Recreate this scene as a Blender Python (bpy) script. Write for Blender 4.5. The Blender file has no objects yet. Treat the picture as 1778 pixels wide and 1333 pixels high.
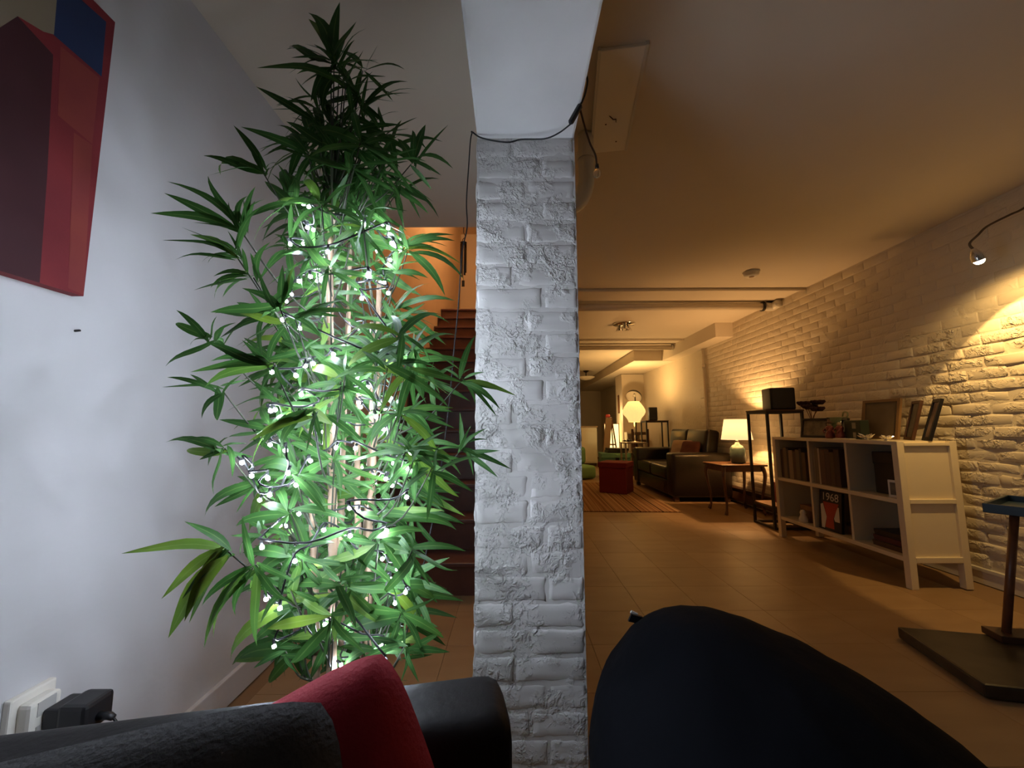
import bpy, bmesh, math, random
from mathutils import Vector, Matrix, Euler, noise
random.seed(7)
S = bpy.context.scene
C = S.collection
PI = math.pi

# ------------------------------------------------------------------ camera
FPX = 690.0
PITCH = math.atan(75.0/690.0)
ROLL = math.radians(0.25)
cam_d = bpy.data.cameras.new('camera'); cam = bpy.data.objects.new('camera', cam_d); C.objects.link(cam)
cam_d.sensor_width = 36.0; cam_d.lens = 36.0*FPX/1778.0; cam_d.clip_start = 0.02; cam_d.clip_end = 60
cam.rotation_mode = 'XYZ'
CAMR = Matrix.Rotation(PI/2+PITCH, 3, 'X') @ Matrix.Rotation(-ROLL, 3, 'Z')
cam.matrix_world = Matrix.Translation((0, 0, 1.0)) @ CAMR.to_4x4()
S.camera = cam

def at(u, v, X=None, Y=None, Z=None):
    """a point of the room on the sight line of a photograph pixel, at a known X, Y or Z"""
    d = CAMR @ Vector(((u-889)/FPX, -(v-666.5)/FPX, -1.0))
    t = X/d.x if X is not None else (Y/d.y if Y is not None else (Z-1.0)/d.z)
    return Vector((d.x*t, d.y*t, 1.0+d.z*t))

# ------------------------------------------------------------------ world and view
w = bpy.data.worlds.new('world'); S.world = w; w.use_nodes = True
w.node_tree.nodes['Background'].inputs[0].default_value = (0.02, 0.018, 0.016, 1)
w.node_tree.nodes['Background'].inputs[1].default_value = 0.1
S.view_settings.view_transform = 'Standard'; S.view_settings.look = 'None'
S.view_settings.exposure = 0.0; S.view_settings.gamma = 1.0; S.view_settings.use_curve_mapping = False
cy = S.cycles
cy.use_denoising = True; cy.max_bounces = 7; cy.diffuse_bounces = 4; cy.glossy_bounces = 3
cy.transmission_bounces = 6; cy.transparent_max_bounces = 8
cy.sample_clamp_indirect = 4.0; cy.use_light_tree = True
cy.caustics_reflective = False; cy.caustics_refractive = False

FAIRY = 520.0       # emission of one fairy-light bulb
def lamp(name, kind, loc, power, color, parent=None, radius=0.03, **k):
    d = bpy.data.lights.new(name, kind); d.energy = power; d.color = color
    if kind in ('POINT', 'SPOT'): d.shadow_soft_size = radius
    for a, b in k.items(): setattr(d, a, b)
    o = bpy.data.objects.new(name, d); C.objects.link(o); o.location = loc
    if parent: o.parent = parent
    return o

# ------------------------------------------------------------------ materials
MATS = {}
def mat(name, col, rough=0.6, metal=0.0, var=0.0, vscale=6.0, bump=0.0, bscale=30.0, spec=0.5,
        emit=None, estr=0.0, trans=0.0, col2=None, objrand=0.0, bdetail=6.0, alpha_glass=0.0, bdist=0.01, sheen=0.0):
    if name in MATS: return MATS[name]
    m = bpy.data.materials.new(name); m.use_nodes = True; nt = m.node_tree; N = nt.nodes; L = nt.links
    b = N['Principled BSDF']; b.inputs['Roughness'].default_value = rough; b.inputs['Metallic'].default_value = metal
    b.inputs['Base Color'].default_value = (*col, 1); b.inputs['Specular IOR Level'].default_value = spec
    if sheen: b.inputs['Sheen Weight'].default_value = sheen
    if alpha_glass: b.inputs['Transmission Weight'].default_value = alpha_glass
    geo = N.new('ShaderNodeNewGeometry')
    if var > 0 or col2:
        n = N.new('ShaderNodeTexNoise'); n.inputs['Scale'].default_value = vscale; n.inputs['Detail'].default_value = 5
        L.new(geo.outputs['Position'], n.inputs['Vector'])
        r = N.new('ShaderNodeValToRGB'); r.color_ramp.elements[0].position = 0.3; r.color_ramp.elements[1].position = 0.7
        c2 = col2 or tuple(max(0, c*(1-var)) for c in col)
        r.color_ramp.elements[0].color = (*c2, 1); r.color_ramp.elements[1].color = (*col, 1)
        L.new(n.outputs['Fac'], r.inputs['Fac']); L.new(r.outputs['Color'], b.inputs['Base Color'])
    if bump > 0:
        n = N.new('ShaderNodeTexNoise'); n.inputs['Scale'].default_value = bscale; n.inputs['Detail'].default_value = bdetail
        L.new(geo.outputs['Position'], n.inputs['Vector'])
        bp = N.new('ShaderNodeBump'); bp.inputs['Strength'].default_value = bump; bp.inputs['Distance'].default_value = bdist
        L.new(n.outputs['Fac'], bp.inputs['Height']); L.new(bp.outputs['Normal'], b.inputs['Normal'])
    if emit:
        b.inputs['Emission Color'].default_value = (*emit, 1); b.inputs['Emission Strength'].default_value = estr
    if trans > 0:
        t = N.new('ShaderNodeBsdfTranslucent'); t.inputs['Color'].default_value = (*col, 1)
        mx = N.new('ShaderNodeMixShader'); mx.inputs[0].default_value = trans
        L.new(b.outputs[0], mx.inputs[1]); L.new(t.outputs[0], mx.inputs[2])
        L.new(mx.outputs[0], N['Material Output'].inputs['Surface'])
    MATS[name] = m
    return m

def crust_mat(name, col, strength, scale, dist, layers):
    """thick old paint over brick: blobs and ridges in three sizes"""
    m = bpy.data.materials.new(name); m.use_nodes = True; nt = m.node_tree; N = nt.nodes; L = nt.links
    b = N['Principled BSDF']; b.inputs['Base Color'].default_value = (*col, 1); b.inputs['Roughness'].default_value = 0.5
    b.inputs['Specular IOR Level'].default_value = 0.4
    geo = N.new('ShaderNodeNewGeometry')
    n1 = N.new('ShaderNodeTexNoise'); n1.inputs['Scale'].default_value = scale; n1.inputs['Detail'].default_value = 4; n1.inputs['Roughness'].default_value = .55
    n1.inputs['Distortion'].default_value = 0.6
    n2 = N.new('ShaderNodeTexNoise'); n2.inputs['Scale'].default_value = scale*4; n2.inputs['Detail'].default_value = 3
    n3 = N.new('ShaderNodeTexNoise'); n3.inputs['Scale'].default_value = scale*0.35; n3.inputs['Detail'].default_value = 3
    for n in (n1, n2, n3): L.new(geo.outputs['Position'], n.inputs['Vector'])
    r = N.new('ShaderNodeMapRange'); r.inputs['From Min'].default_value = .46; r.inputs['From Max'].default_value = .64
    L.new(n1.outputs['Fac'], r.inputs['Value'])
    r3 = N.new('ShaderNodeMapRange'); r3.inputs['From Min'].default_value = .42; r3.inputs['From Max'].default_value = .62
    L.new(n3.outputs['Fac'], r3.inputs['Value'])
    r2 = N.new('ShaderNodeMapRange'); r2.inputs['From Min'].default_value = .55; r2.inputs['From Max'].default_value = .68
    r2.inputs['To Max'].default_value = layers
    L.new(n2.outputs['Fac'], r2.inputs['Value'])
    mu = N.new('ShaderNodeMath'); mu.operation = 'MULTIPLY'; L.new(r2.outputs[0], mu.inputs[0]); L.new(r3.outputs[0], mu.inputs[1])
    mu1 = N.new('ShaderNodeMath'); mu1.operation = 'MULTIPLY'; L.new(r.outputs[0], mu1.inputs[0]); L.new(r3.outputs[0], mu1.inputs[1])
    ad = N.new('ShaderNodeMath'); ad.operation = 'ADD'; L.new(mu1.outputs[0], ad.inputs[0]); L.new(mu.outputs[0], ad.inputs[1])
    bp = N.new('ShaderNodeBump'); bp.inputs['Strength'].default_value = strength; bp.inputs['Distance'].default_value = dist
    L.new(ad.outputs[0], bp.inputs['Height']); L.new(bp.outputs['Normal'], b.inputs['Normal'])
    MATS[name] = m
    return m

def plaster_mat(name, col, col2, s1, bump):
    m = mat(name, col, rough=.75, col2=col2, vscale=s1, spec=.2, bump=bump, bscale=5, bdetail=4, bdist=.02)
    return m

M_plaster = plaster_mat('plaster_cool_white', (.66, .65, .66), (.60, .59, .60), 2.2, .35)
M_ceil = plaster_mat('ceiling_paint', (.74, .66, .55), (.70, .62, .51), 1.3, .15)
M_beam = plaster_mat('beam_plaster', (.84, .83, .83), (.76, .75, .75), 4.0, .3)
M_pillar = crust_mat('pillar_paint', (.64, .615, .60), 1.0, 34, .0045, .7)
M_wallbrick = crust_mat('brick_wall_paint', (.68, .60, .48), .6, 22, .005, .35)
M_rough = crust_mat('rough_brick_paint', (.68, .60, .48), 1.0, 17, .012, .45)
M_stairwall = plaster_mat('stairwell_warm_tint', (.78, .60, .40), (.74, .56, .37), 2.0, .1)  # orange cast of the stairwell light tinted into the wall colour
M_trimw = mat('trim_white', (.70, .66, .58), rough=.35, spec=.5)
M_white = mat('cream_lacquer', (.78, .67, .48), rough=.22, spec=.6, var=.04, vscale=3)
M_black = mat('black_metal', (.012, .010, .009), rough=.4, spec=.5)
M_blackp = mat('black_plastic', (.010, .010, .012), rough=.45)
M_leather = mat('dark_leather', (.010, .006, .0045), rough=.30, spec=.42, bump=.35, bscale=60, bdist=.004, var=.3, vscale=4)
M_leather2 = mat('black_brown_leather', (.009, .0075, .0075), rough=.5, spec=.12, bump=.3, bscale=70, bdist=.003)
M_red = mat('red_cloth', (.30, .010, .022), rough=.95, bump=.5, bscale=260, bdist=.002)
M_greyk = mat('grey_wool', (.036, .034, .034), rough=1, bump=.5, bscale=220, bdist=.004)
M_bean = mat('navy_black_cotton', (.0035, .004, .006), rough=.95, bump=.4, bscale=18, bdist=.01, spec=.1)
M_stair = mat('red_brown_stain', (.115, .036, .022), rough=.4, var=.35, vscale=9, bump=.15, bscale=30)
M_wood = mat('brown_wood', (.26, .12, .05), rough=.4, var=.35, vscale=14)
M_wooddark = mat('dark_wood', (.09, .04, .02), rough=.4, var=.35, vscale=14)
M_pole = mat('pole_wood', (.20, .075, .03), rough=.4, var=.4, vscale=20)
M_teal = mat('teal_paint', (.10, .24, .18), rough=.5)
M_green = mat('green_plush', (.20, .38, .18), rough=1, bump=.4, bscale=80)
M_redbox = mat('red_felt', (.16, .009, .005), rough=.9, bump=.2, bscale=150)
M_chrome = mat('chrome', (.8, .8, .8), rough=.12, metal=1)
M_silver = mat('silver_glass', (.8, .78, .74), rough=.15, metal=.8)
M_glass = mat('clear_glass', (1, 1, 1), rough=.03, alpha_glass=1.0)
M_paper = mat('white_paper', (.8, .76, .68), rough=.8)
M_bamboo = mat('bamboo_cane', (.33, .215, .135), rough=.5, var=.35, vscale=30)
M_cable = mat('black_cable', (.006, .006, .007), rough=.5)
M_twig = mat('dark_twig', (.030, .035, .018), rough=.7)
M_pot = mat('black_pot', (.02, .02, .02), rough=.5)
M_soil = mat('dark_moss', (.05, .045, .03), rough=1, bump=.8, bscale=60)
M_bulb = mat('fairy_bulb', (1, 1, 1), emit=(.75, .835, 1.0), estr=FAIRY)
M_tealbase = mat('blue_grey_glaze', (.055, .085, .09), rough=.25)
M_stone = mat('dark_marble', (.012, .010, .007), rough=.35, col2=(.06, .047, .03), vscale=7)
M_tray = mat('navy_tray', (.012, .030, .050), rough=.35)
M_beige = mat('beige_cloth', (.42, .30, .20), rough=.95)
M_maroon = mat('maroon_cloth', (.10, .03, .02), rough=.95)

def leaf_mat():
    m = bpy.data.materials.new('bamboo_leaf'); m.use_nodes = True; nt = m.node_tree; N = nt.nodes; L = nt.links
    b = N['Principled BSDF']; b.inputs['Roughness'].default_value = .5; b.inputs['Specular IOR Level'].default_value = .22
    oi = N.new('ShaderNodeObjectInfo'); geo = N.new('ShaderNodeNewGeometry')
    n = N.new('ShaderNodeTexNoise'); n.inputs['Scale'].default_value = 7; L.new(geo.outputs['Position'], n.inputs['Vector'])
    ad = N.new('ShaderNodeMath'); ad.operation = 'ADD'; L.new(oi.outputs['Random'], ad.inputs[0]); L.new(n.outputs['Fac'], ad.inputs[1])
    hf = N.new('ShaderNodeMath'); hf.operation = 'MULTIPLY'; hf.inputs[1].default_value = .5; L.new(ad.outputs[0], hf.inputs[0])
    r = N.new('ShaderNodeValToRGB'); e = r.color_ramp.elements
    e[0].position = .15; e[0].color = (.024, .078, .018, 1); e[1].position = .85; e[1].color = (.15, .24, .022, 1)
    x = e.new(.55); x.color = (.046, .130, .026, 1)
    L.new(hf.outputs[0], r.inputs['Fac'])
    # pale midrib, from the blade's own coordinates
    tc = N.new('ShaderNodeTexCoord'); sx = N.new('ShaderNodeSeparateXYZ'); L.new(tc.outputs['UV'], sx.inputs[0])
    ab = N.new('ShaderNodeMath'); ab.operation = 'SUBTRACT'; L.new(sx.outputs['X'], ab.inputs[0]); ab.inputs[1].default_value = .5
    ab2 = N.new('ShaderNodeMath'); ab2.operation = 'ABSOLUTE'; L.new(ab.outputs[0], ab2.inputs[0])
    lt = N.new('ShaderNodeMath'); lt.operation = 'LESS_THAN'; L.new(ab2.outputs[0], lt.inputs[0]); lt.inputs[1].default_value = .05
    mulf = N.new('ShaderNodeMath'); mulf.operation = 'MULTIPLY'; mulf.inputs[1].default_value = .35; L.new(lt.outputs[0], mulf.inputs[0])
    mx = N.new('ShaderNodeMix'); mx.data_type = 'RGBA'; L.new(mulf.outputs[0], mx.inputs[0]); L.new(r.outputs['Color'], mx.inputs[6])
    mx.inputs[7].default_value = (.22, .32, .10, 1)
    L.new(mx.outputs[2], b.inputs['Base Color'])
    t = N.new('ShaderNodeBsdfTranslucent'); L.new(mx.outputs[2], t.inputs['Color'])
    ms = N.new('ShaderNodeMixShader'); ms.inputs[0].default_value = .30
    L.new(b.outputs[0], ms.inputs[1]); L.new(t.outputs[0], ms.inputs[2]); L.new(ms.outputs[0], N['Material Output'].inputs['Surface'])
    return m
M_leaf = leaf_mat()

def tile_mat():
    m = bpy.data.materials.new('floor_tile'); m.use_nodes = True; nt = m.node_tree; N = nt.nodes; L = nt.links
    b = N['Principled BSDF']; b.inputs['Roughness'].default_value = .42; b.inputs['Specular IOR Level'].default_value = .4
    geo = N.new('ShaderNodeNewGeometry'); oi = N.new('ShaderNodeObjectInfo')
    mp = N.new('ShaderNodeMapping'); mp.inputs['Scale'].default_value = (1.2, 4, 1); L.new(geo.outputs['Position'], mp.inputs['Vector'])
    n = N.new('ShaderNodeTexNoise'); n.inputs['Scale'].default_value = 3; n.inputs['Detail'].default_value = 5; L.new(mp.outputs[0], n.inputs['Vector'])
    a = N.new('ShaderNodeMath'); a.operation = 'MULTIPLY_ADD'; L.new(oi.outputs['Random'], a.inputs[0]); a.inputs[1].default_value = .35; L.new(n.outputs['Fac'], a.inputs[2])
    r = N.new('ShaderNodeValToRGB'); r.color_ramp.elements[0].position = .3; r.color_ramp.elements[1].position = .95
    r.color_ramp.elements[0].color = (.26, .155, .075, 1); r.color_ramp.elements[1].color = (.34, .215, .110, 1)
    L.new(a.outputs[0], r.inputs['Fac']); L.new(r.outputs['Color'], b.inputs['Base Color'])
    return m
M_tile = tile_mat()
M_grout = mat('grout', (.25, .15, .075), rough=.9)

def rug_mat():
    m = bpy.data.materials.new('striped_rug'); m.use_nodes = True; nt = m.node_tree; N = nt.nodes; L = nt.links
    b = N['Principled BSDF']; b.inputs['Roughness'].default_value = 1; b.inputs['Specular IOR Level'].default_value = .1
    tc = N.new('ShaderNodeTexCoord'); mp = N.new('ShaderNodeMapping'); mp.inputs['Scale'].default_value = (16, .03, 1); L.new(tc.outputs['Object'], mp.inputs['Vector'])
    n = N.new('ShaderNodeTexNoise'); n.inputs['Scale'].default_value = 1; n.inputs['Detail'].default_value = 3; L.new(mp.outputs[0], n.inputs['Vector'])
    r = N.new('ShaderNodeValToRGB'); e = r.color_ramp.elements; r.color_ramp.interpolation = 'CONSTANT'
    e[0].position = 0; e[0].color = (.07, .035, .02, 1); e[1].position = .40; e[1].color = (.34, .20, .10, 1)
    for p, c in ((.48, (.20, .10, .05, 1)), (.54, (.42, .27, .14, 1)), (.60, (.16, .085, .045, 1)), (.64, (.38, .23, .12, 1))):
        x = e.new(p); x.color = c
    L.new(n.outputs['Fac'], r.inputs['Fac']); L.new(r.outputs['Color'], b.inputs['Base Color'])
    return m

# ------------------------------------------------------------------ mesh helpers
class MB:
    def __init__(s): s.v = []; s.f = []
    def box(s, c, d, R=None):
        i = len(s.v); c = Vector(c)
        for x in (-.5, .5):
            for y in (-.5, .5):
                for z in (-.5, .5):
                    p = Vector((x*d[0], y*d[1], z*d[2]))
                    s.v.append(c + (R @ p if R else p))
        for q in ((0,1,3,2), (4,6,7,5), (0,4,5,1), (2,3,7,6), (0,2,6,4), (1,5,7,3)): s.f.append(tuple(i+k for k in q))
        return s
    def span(s, a, b):
        return s.box([(a[k]+b[k])/2 for k in range(3)], [abs(b[k]-a[k]) for k in range(3)])
    def tube(s, pts, r, n=8, caps=True):
        pts = [Vector(p) for p in pts]; m = len(pts); i0 = len(s.v); prev = None
        for k, p in enumerate(pts):
            t = (pts[min(k+1, m-1)] - pts[max(k-1, 0)]).normalized()
            if prev is None:
                a = Vector((0, 0, 1)) if abs(t.z) < .9 else Vector((1, 0, 0)); nx = t.cross(a).normalized()
            else:
                nx = (prev - t*prev.dot(t)); nx = nx.normalized() if nx.length > 1e-6 else t.orthogonal().normalized()
            prev = nx; ny = t.cross(nx); rr = r[k] if isinstance(r, (list, tuple)) else r
            for j in range(n):
                a = 2*PI*j/n; s.v.append(p + nx*(math.cos(a)*rr) + ny*(math.sin(a)*rr))
        for k in range(m-1):
            for j in range(n):
                a = i0+k*n+j; b = i0+k*n+(j+1) % n
                s.f.append((a, b, b+n, a+n))
        if caps:
            s.f.append(tuple(i0+j for j in reversed(range(n)))); s.f.append(tuple(i0+(m-1)*n+j for j in range(n)))
        return s
    def lathe(s, prof, n=24, c=(0,0,0), R=None, caps=True, ripple=None):
        i0 = len(s.v); c = Vector(c)
        for (r, z) in prof:
            for j in range(n):
                a = 2*PI*j/n; rr = r*(1+(ripple*(1 if j % 2 else -1) if ripple else 0))
                p = Vector((math.cos(a)*rr, math.sin(a)*rr, z)); s.v.append(c + (R @ p if R else p))
        for k in range(len(prof)-1):
            for j in range(n):
                a = i0+k*n+j; b = i0+k*n+(j+1) % n
                s.f.append((a, b, b+n, a+n))
        if caps:
            s.f.append(tuple(i0+j for j in reversed(range(n)))); s.f.append(tuple(i0+(len(prof)-1)*n+j for j in range(n)))
        return s
    def poly(s, pts):
        i = len(s.v); s.v += [Vector(p) for p in pts]; s.f.append(tuple(range(i, i+len(pts)))); return s
    def mesh(s, name, m, smooth=False, bevel=0.0, seg=2):
        me = bpy.data.meshes.new(name); me.from_pydata([tuple(v) for v in s.v], [], s.f)
        if bevel > 0:
            bm = bmesh.new(); bm.from_mesh(me)
            bmesh.ops.bevel(bm, geom=bm.edges[:], offset=bevel, segments=seg, affect='EDGES', profile=.6)
            bm.to_mesh(me); bm.free()
        me.update()
        if smooth:
            me.polygons.foreach_set('use_smooth', [True]*len(me.polygons))
        if m: me.materials.append(m)
        return me
    def build(s, name, m, parent=None, smooth=False, bevel=0.0, seg=2, loc=None, rot=None):
        return put(name, s.mesh(name, m, smooth, bevel, seg), parent, loc, rot)

def put(name, me, parent=None, loc=None, rot=None):
    o = bpy.data.objects.new(name, me); C.objects.link(o)
    if parent: o.parent = parent
    if loc is not None: o.location = loc
    if rot is not None: o.rotation_euler = rot
    return o
def tag(o, label=None, cat=None, group=None, kind=None):
    if label: o['label'] = label
    if cat: o['category'] = cat
    if group: o['group'] = group
    if kind: o['kind'] = kind
    return o
def thing(name, label, cat, loc=(0,0,0), rz=0.0, group=None):
    o = bpy.data.objects.new(name, None); C.objects.link(o); o.location = loc; o.rotation_euler = (0, 0, rz)
    o.empty_display_size = .05
    return tag(o, label, cat, group)
def struct(o): o['kind'] = 'structure'; return o
def auto_smooth(o, ang=35):
    me = o.data
    me.polygons.foreach_set('use_smooth', [True]*len(me.polygons))
    try: me.set_sharp_from_angle(angle=math.radians(ang))
    except Exception: pass
    return o

# ================================================================== THE SETTING
CEIL = 2.40; WR = 3.0; WL = -1.05; PX0, PX1, PY0, PY1 = -.11, .206, 1.2, 1.516; BEAM = 1.935
YB = 13.4; YF = -3.0
floor = struct(MB().span((WL-.1, YF, -.12), (WR+.1, YB, -.006)).build('floor', M_grout))
T = .335
tm = MB().box((0, 0, -.003), (T-.0014, T-.0014, .006)).mesh('tile', M_tile, bevel=.0005, seg=1)
tm2 = None
rest = MB()
for i in range(-4, 10):
    for j in range(-9, 40):
        x = .03 + (i+.5)*T; y = .95+(j+.5)*T
        if x-T/2 < WL-.02 or x+T/2 > WR+.03: continue
        near = (0 <= j <= 16 and i >= 0) or (0 <= j <= 4 and i < 0)
        if near: put('tile', tm, floor, (x, y, 0))
        else: rest.box((x, y, -.003), (T-.0014, T-.0014, .006))
tag(rest.build('tile', M_tile, floor), kind='stuff')

c = MB(); c.span((PX0, YF, CEIL), (WR+.1, YB, CEIL+.2)); c.span((WL-.1, YF, CEIL), (PX0, 2.66, CEIL+.2))
struct(c.build('ceiling', M_ceil))
wl = struct(MB().span((WL-.1, YF, 0), (WL, 2.66, CEIL)).build('wall_left', M_plaster))
struct(MB().span((WL-.1, 2.66, 0), (WL, 8.0, 5.0)).build('wall_stairwell_left', M_stairwall))
struct(MB().span((WL-.1, 7.9, 0), (PX0, 8.0, 5.0)).build('wall_stairwell_back', M_stairwall))
struct(MB().span((PX0+.03, 2.55, 0), (PX1-.03, YB, BEAM+.01)).build('wall_inner', M_ceil))
struct(MB().span((PX0, 2.66, CEIL+.2), (PX1, 8.0, 5.0)).build('wall_stairwell_right', M_stairwall))
struct(MB().span((WL-.1, 2.56, CEIL+.2), (PX0, 2.66, 5.0)).build('wall_stairwell_front', M_stairwall))
struct(MB().span((WL-.1, 2.56, 5.0), (PX1, 8.0, 5.1)).build('ceiling_stairwell', M_stairwall))
struct(MB().span((PX0, YF, BEAM), (PX1, YB, CEIL)).build('ceiling_beam', M_beam, bevel=.008))
struct(MB().span((WL-.1, YF-.1, 0), (WR+.1, YF, CEIL)).build('wall_rear', M_ceil))
struct(MB().span((WL-.1, YB, 0), (WR+.1, YB+.1, CEIL)).build('wall_far', M_ceil))
wr = struct(MB().span((WR, YF, 0), (WR+.1, YB, CEIL)).build('wall_right', M_wallbrick))
struct(MB().span((2.5, 9.0, 0), (WR, 9.55, 2.19)).build('wall_closet', M_ceil))
bb = MB().span((WR-.022, YF, 0), (WR+.005, 3.9, .085)); bb.span((WR-.03, YF, .08), (WR+.005, 3.9, .098))
struct(bb.build('baseboard_right', M_trimw))
struct(MB().span((WL-.005, YF, 0), (WL+.016, 2.48, .10)).build('baseboard_left', M_plaster, bevel=.004))
# boxed duct along the right wall
struct(MB().span((2.76, 5.28, 2.205), (WR, 7.2, CEIL)).build('ceiling_soffit', M_ceil))
struct(MB().span((2.24, 7.2, 2.20), (WR, YB, CEIL)).build('ceiling_soffit', M_ceil))

# ---- bricks
def brick_mesh(l, h, d, seed, gx, gz, amp, m):
    """a painted brick: lumpy front with worn edges, front towards -Y, back open"""
    rnd = random.Random(seed); off = Vector((seed*7.3, seed*3.1, seed*1.7)); v = []; f = []
    nx = len(gx)-1; nz = len(gz)-1
    for j in range(nz+1):
        for i in range(nx+1):
            x = -l/2 + l*gx[i]; z = -h/2 + h*gz[j]
            ex = i in (0, nx); ez = j in (0, nz)
            y = -amp*1.2*noise.noise(Vector((x*14, z*22, 0))+off) - amp*.6*noise.noise(Vector((x*40, z*50, 3))+off)
            if ex or ez:
                y += d*.35
                if ex: x += rnd.uniform(-1, 1)*amp*.9
                if ez: z += rnd.uniform(-1, 1)*amp*.9
            v.append((x, y, z))
    W = nx+1
    for j in range(nz):
        for i in range(nx): f.append((j*W+i, j*W+i+1, (j+1)*W+i+1, (j+1)*W+i))
    rim = [i for i in range(nx+1)] + [(j)*W+nx for j in range(1, nz+1)] + [nz*W+i for i in range(nx-1, -1, -1)] + [j*W for j in range(nz-1, 0, -1)]
    b0 = len(v)
    for k in rim: v.append((v[k][0]*1.02, d, v[k][2]*1.05))
    n = len(rim)
    for k in range(n): f.append((rim[k], b0+k, b0+(k+1) % n, rim[(k+1) % n]))
    me = bpy.data.meshes.new('brick'); me.from_pydata(v, [], f); me.update()
    me.polygons.foreach_set('use_smooth', [True]*len(me.polygons)); me.materials.append(m)
    return me

# pillar: a core with painted bricks on all four faces
pillar = struct(MB().span((PX0, PY0, 0), (PX1, PY1, BEAM)).build('pillar', M_pillar))
H = BEAM/27.0; PW = PX1-PX0
VAR = {}
def pb(l, k):
    key = (round(l, 3), k)
    if key not in VAR: VAR[key] = brick_mesh(l-.006, H-.007, .011, k+int(l*1000), (0, .04, .16, .28, .4, .52, .64, .76, .88, .96, 1), (0, .10, .36, .64, .90, 1), .0034, M_pillar)
    return VAR[key]
rnd = random.Random(3)
for face in range(4):
    R = face*PI/2
    cx, cyy = (PX0+PX1)/2, (PY0+PY1)/2
    for r in range(27):
        pat = [PW*.36, PW*.64] if (r+face) % 2 == 0 else [PW*.66, PW*.34]
        if rnd.random() < .25: pat = [PW*.5, PW*.5]
        x = -PW/2
        for l in pat:
            lx = x + l/2; x += l
            p = Vector((lx, -PW/2 - rnd.uniform(.0006, .0034), (r+.5)*H)); p.rotate(Euler((0, 0, R)))
            o = put('brick', pb(l, rnd.randrange(6)), pillar, (cx+p.x, cyy+p.y, p.z), (rnd.uniform(-.012, .012), rnd.uniform(-.01, .01), R+rnd.uniform(-.008, .008)))

# right wall bricks
WH = .0735; WLn = .218
wv = [brick_mesh(WLn-.008, WH-.009, .012, 50+k, (0, .05, .5, .95, 1), (0, .14, .86, 1), .0075, M_rough) for k in range(12)]
ws = [brick_mesh(WLn-.005, WH-.006, .006, 80+k, (0, .03, .5, .97, 1), (0, .10, .90, 1), .0012, M_wallbrick) for k in range(8)]
far = MB(); cand = []
for r in range(31):
    z = .11+(r+.5)*WH
    if z+WH/2 > CEIL: continue
    y = 1.95 + (WLn/2 if r % 2 else 0)
    while y < 6.2:
        cand.append((y+WLn/2, z, r)); y += WLn
cand.sort()
for k, (y, z, r) in enumerate(cand):
    R = Euler((rnd.uniform(-.03, .03), rnd.uniform(-.015, .015), -PI/2+rnd.uniform(-.025, .025)))
    smooth_up = z > 1.62 + rnd.uniform(-.1, .1) or y > 3.1
    x = WR - rnd.uniform(.0025, .009)
    if smooth_up: x = WR - rnd.uniform(.0014, .0030); R = Euler((rnd.uniform(-.006, .006), rnd.uniform(-.008, .008), -PI/2+rnd.uniform(-.004, .004)))
    pool = ws if smooth_up else wv
    if k < 300:
        put('brick', rnd.choice(pool), wr, (x, y, z), R)
    else:
        me = rnd.choice(pool); Mx = Matrix.Translation((x, y, z)) @ R.to_matrix().to_4x4(); i0 = len(far.v)
        far.v += [Mx @ v.co for v in me.vertices]; far.f += [tuple(i0+q for q in p.vertices) for p in me.polygons]
tag(far.build('brick', M_wallbrick, wr, smooth=True), kind='stuff')

# ---- stairs
st = thing('staircase', 'steep red-brown wooden staircase climbing away behind the bamboo plant', 'stairs', (-.575, 2.5, 0))
RISE, RUN, NS = .196, .25, 14
for i in range(NS):
    MB().box((0, i*RUN+.01, i*RISE+RISE/2-.012), (.93, .02, RISE-.024)).build('riser', M_stair, st)
    MB().box((0, i*RUN+RUN/2-.015, (i+1)*RISE-.013), (.94, RUN+.03, .026)).build('tread', M_stair, st, bevel=.006)
MB().span((WL, 2.5+NS*RUN, NS*RISE-.2), (PX0+.02, 7.9, NS*RISE)).build('floor_upper', M_stair)
struct(bpy.data.objects['floor_upper'])
sl = thing('globe_lamp', 'round glass globe lamp on the stairwell ceiling', 'lamp', (-.55, 4.6, 5.0))
MB().lathe([(.001, -.30), (.06, -.29), (.11, -.24), (.125, -.18), (.11, -.11), (.06, -.06), (.05, -.03)], 20).build('globe', mat('opal_glow', (1, .9, .7), emit=(1, .70, .40), estr=5), sl, smooth=True)
MB().lathe([(.07, -.03), (.07, 0)], 20).build('mount', M_black, sl)
lamp('globe_light', 'POINT', (0, 0, -.42), 52, (1, .70, .40), sl, .12)

# ================================================================== FOREGROUND
# ---- painting on the left wall
PT = -1.022
paint = thing('painting', 'unframed abstract canvas with red, maroon, blue and cream fields', 'painting', (WL, .0, 0))
pz0, pz1, py0, py1 = 1.315, 2.045, .20, .92
MB().span((0, py0, pz0), (PT-WL, py1, pz1)).build('canvas', mat('canvas_red', (.24, .022, .026), rough=.8, col2=(.18, .016, .024), vscale=5, bump=.1, bscale=300), paint)
def field(pts, m, e):
    q = []
    for (u, v) in pts:
        p = at(u, v, X=PT); q.append((PT-WL+e, min(max(p.y, py0), py1), min(max(p.z, pz0), pz1)))
    MB().poly(q).build('paint_field', m, paint)
m_mar = mat('paint_maroon', (.045, .009, .014), rough=.8, col2=(.06, .011, .016), vscale=6)
m_blu = mat('paint_blue', (.018, .035, .11), rough=.8, var=.2)
m_crm = mat('paint_cream', (.28, .22, .15), rough=.8, var=.15)
m_org = mat('paint_orange_red', (.26, .042, .03), rough=.8, col2=(.22, .03, .03), vscale=7)
field([(68, 495), (82, 300), (92, 95), (30, 28), (-60, 60), (-400, 100), (-400, 360)], m_mar, .0004)
field([(176, 133), (184, 38), (40, -90), (92, 60)], m_blu, .0006)
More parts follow.
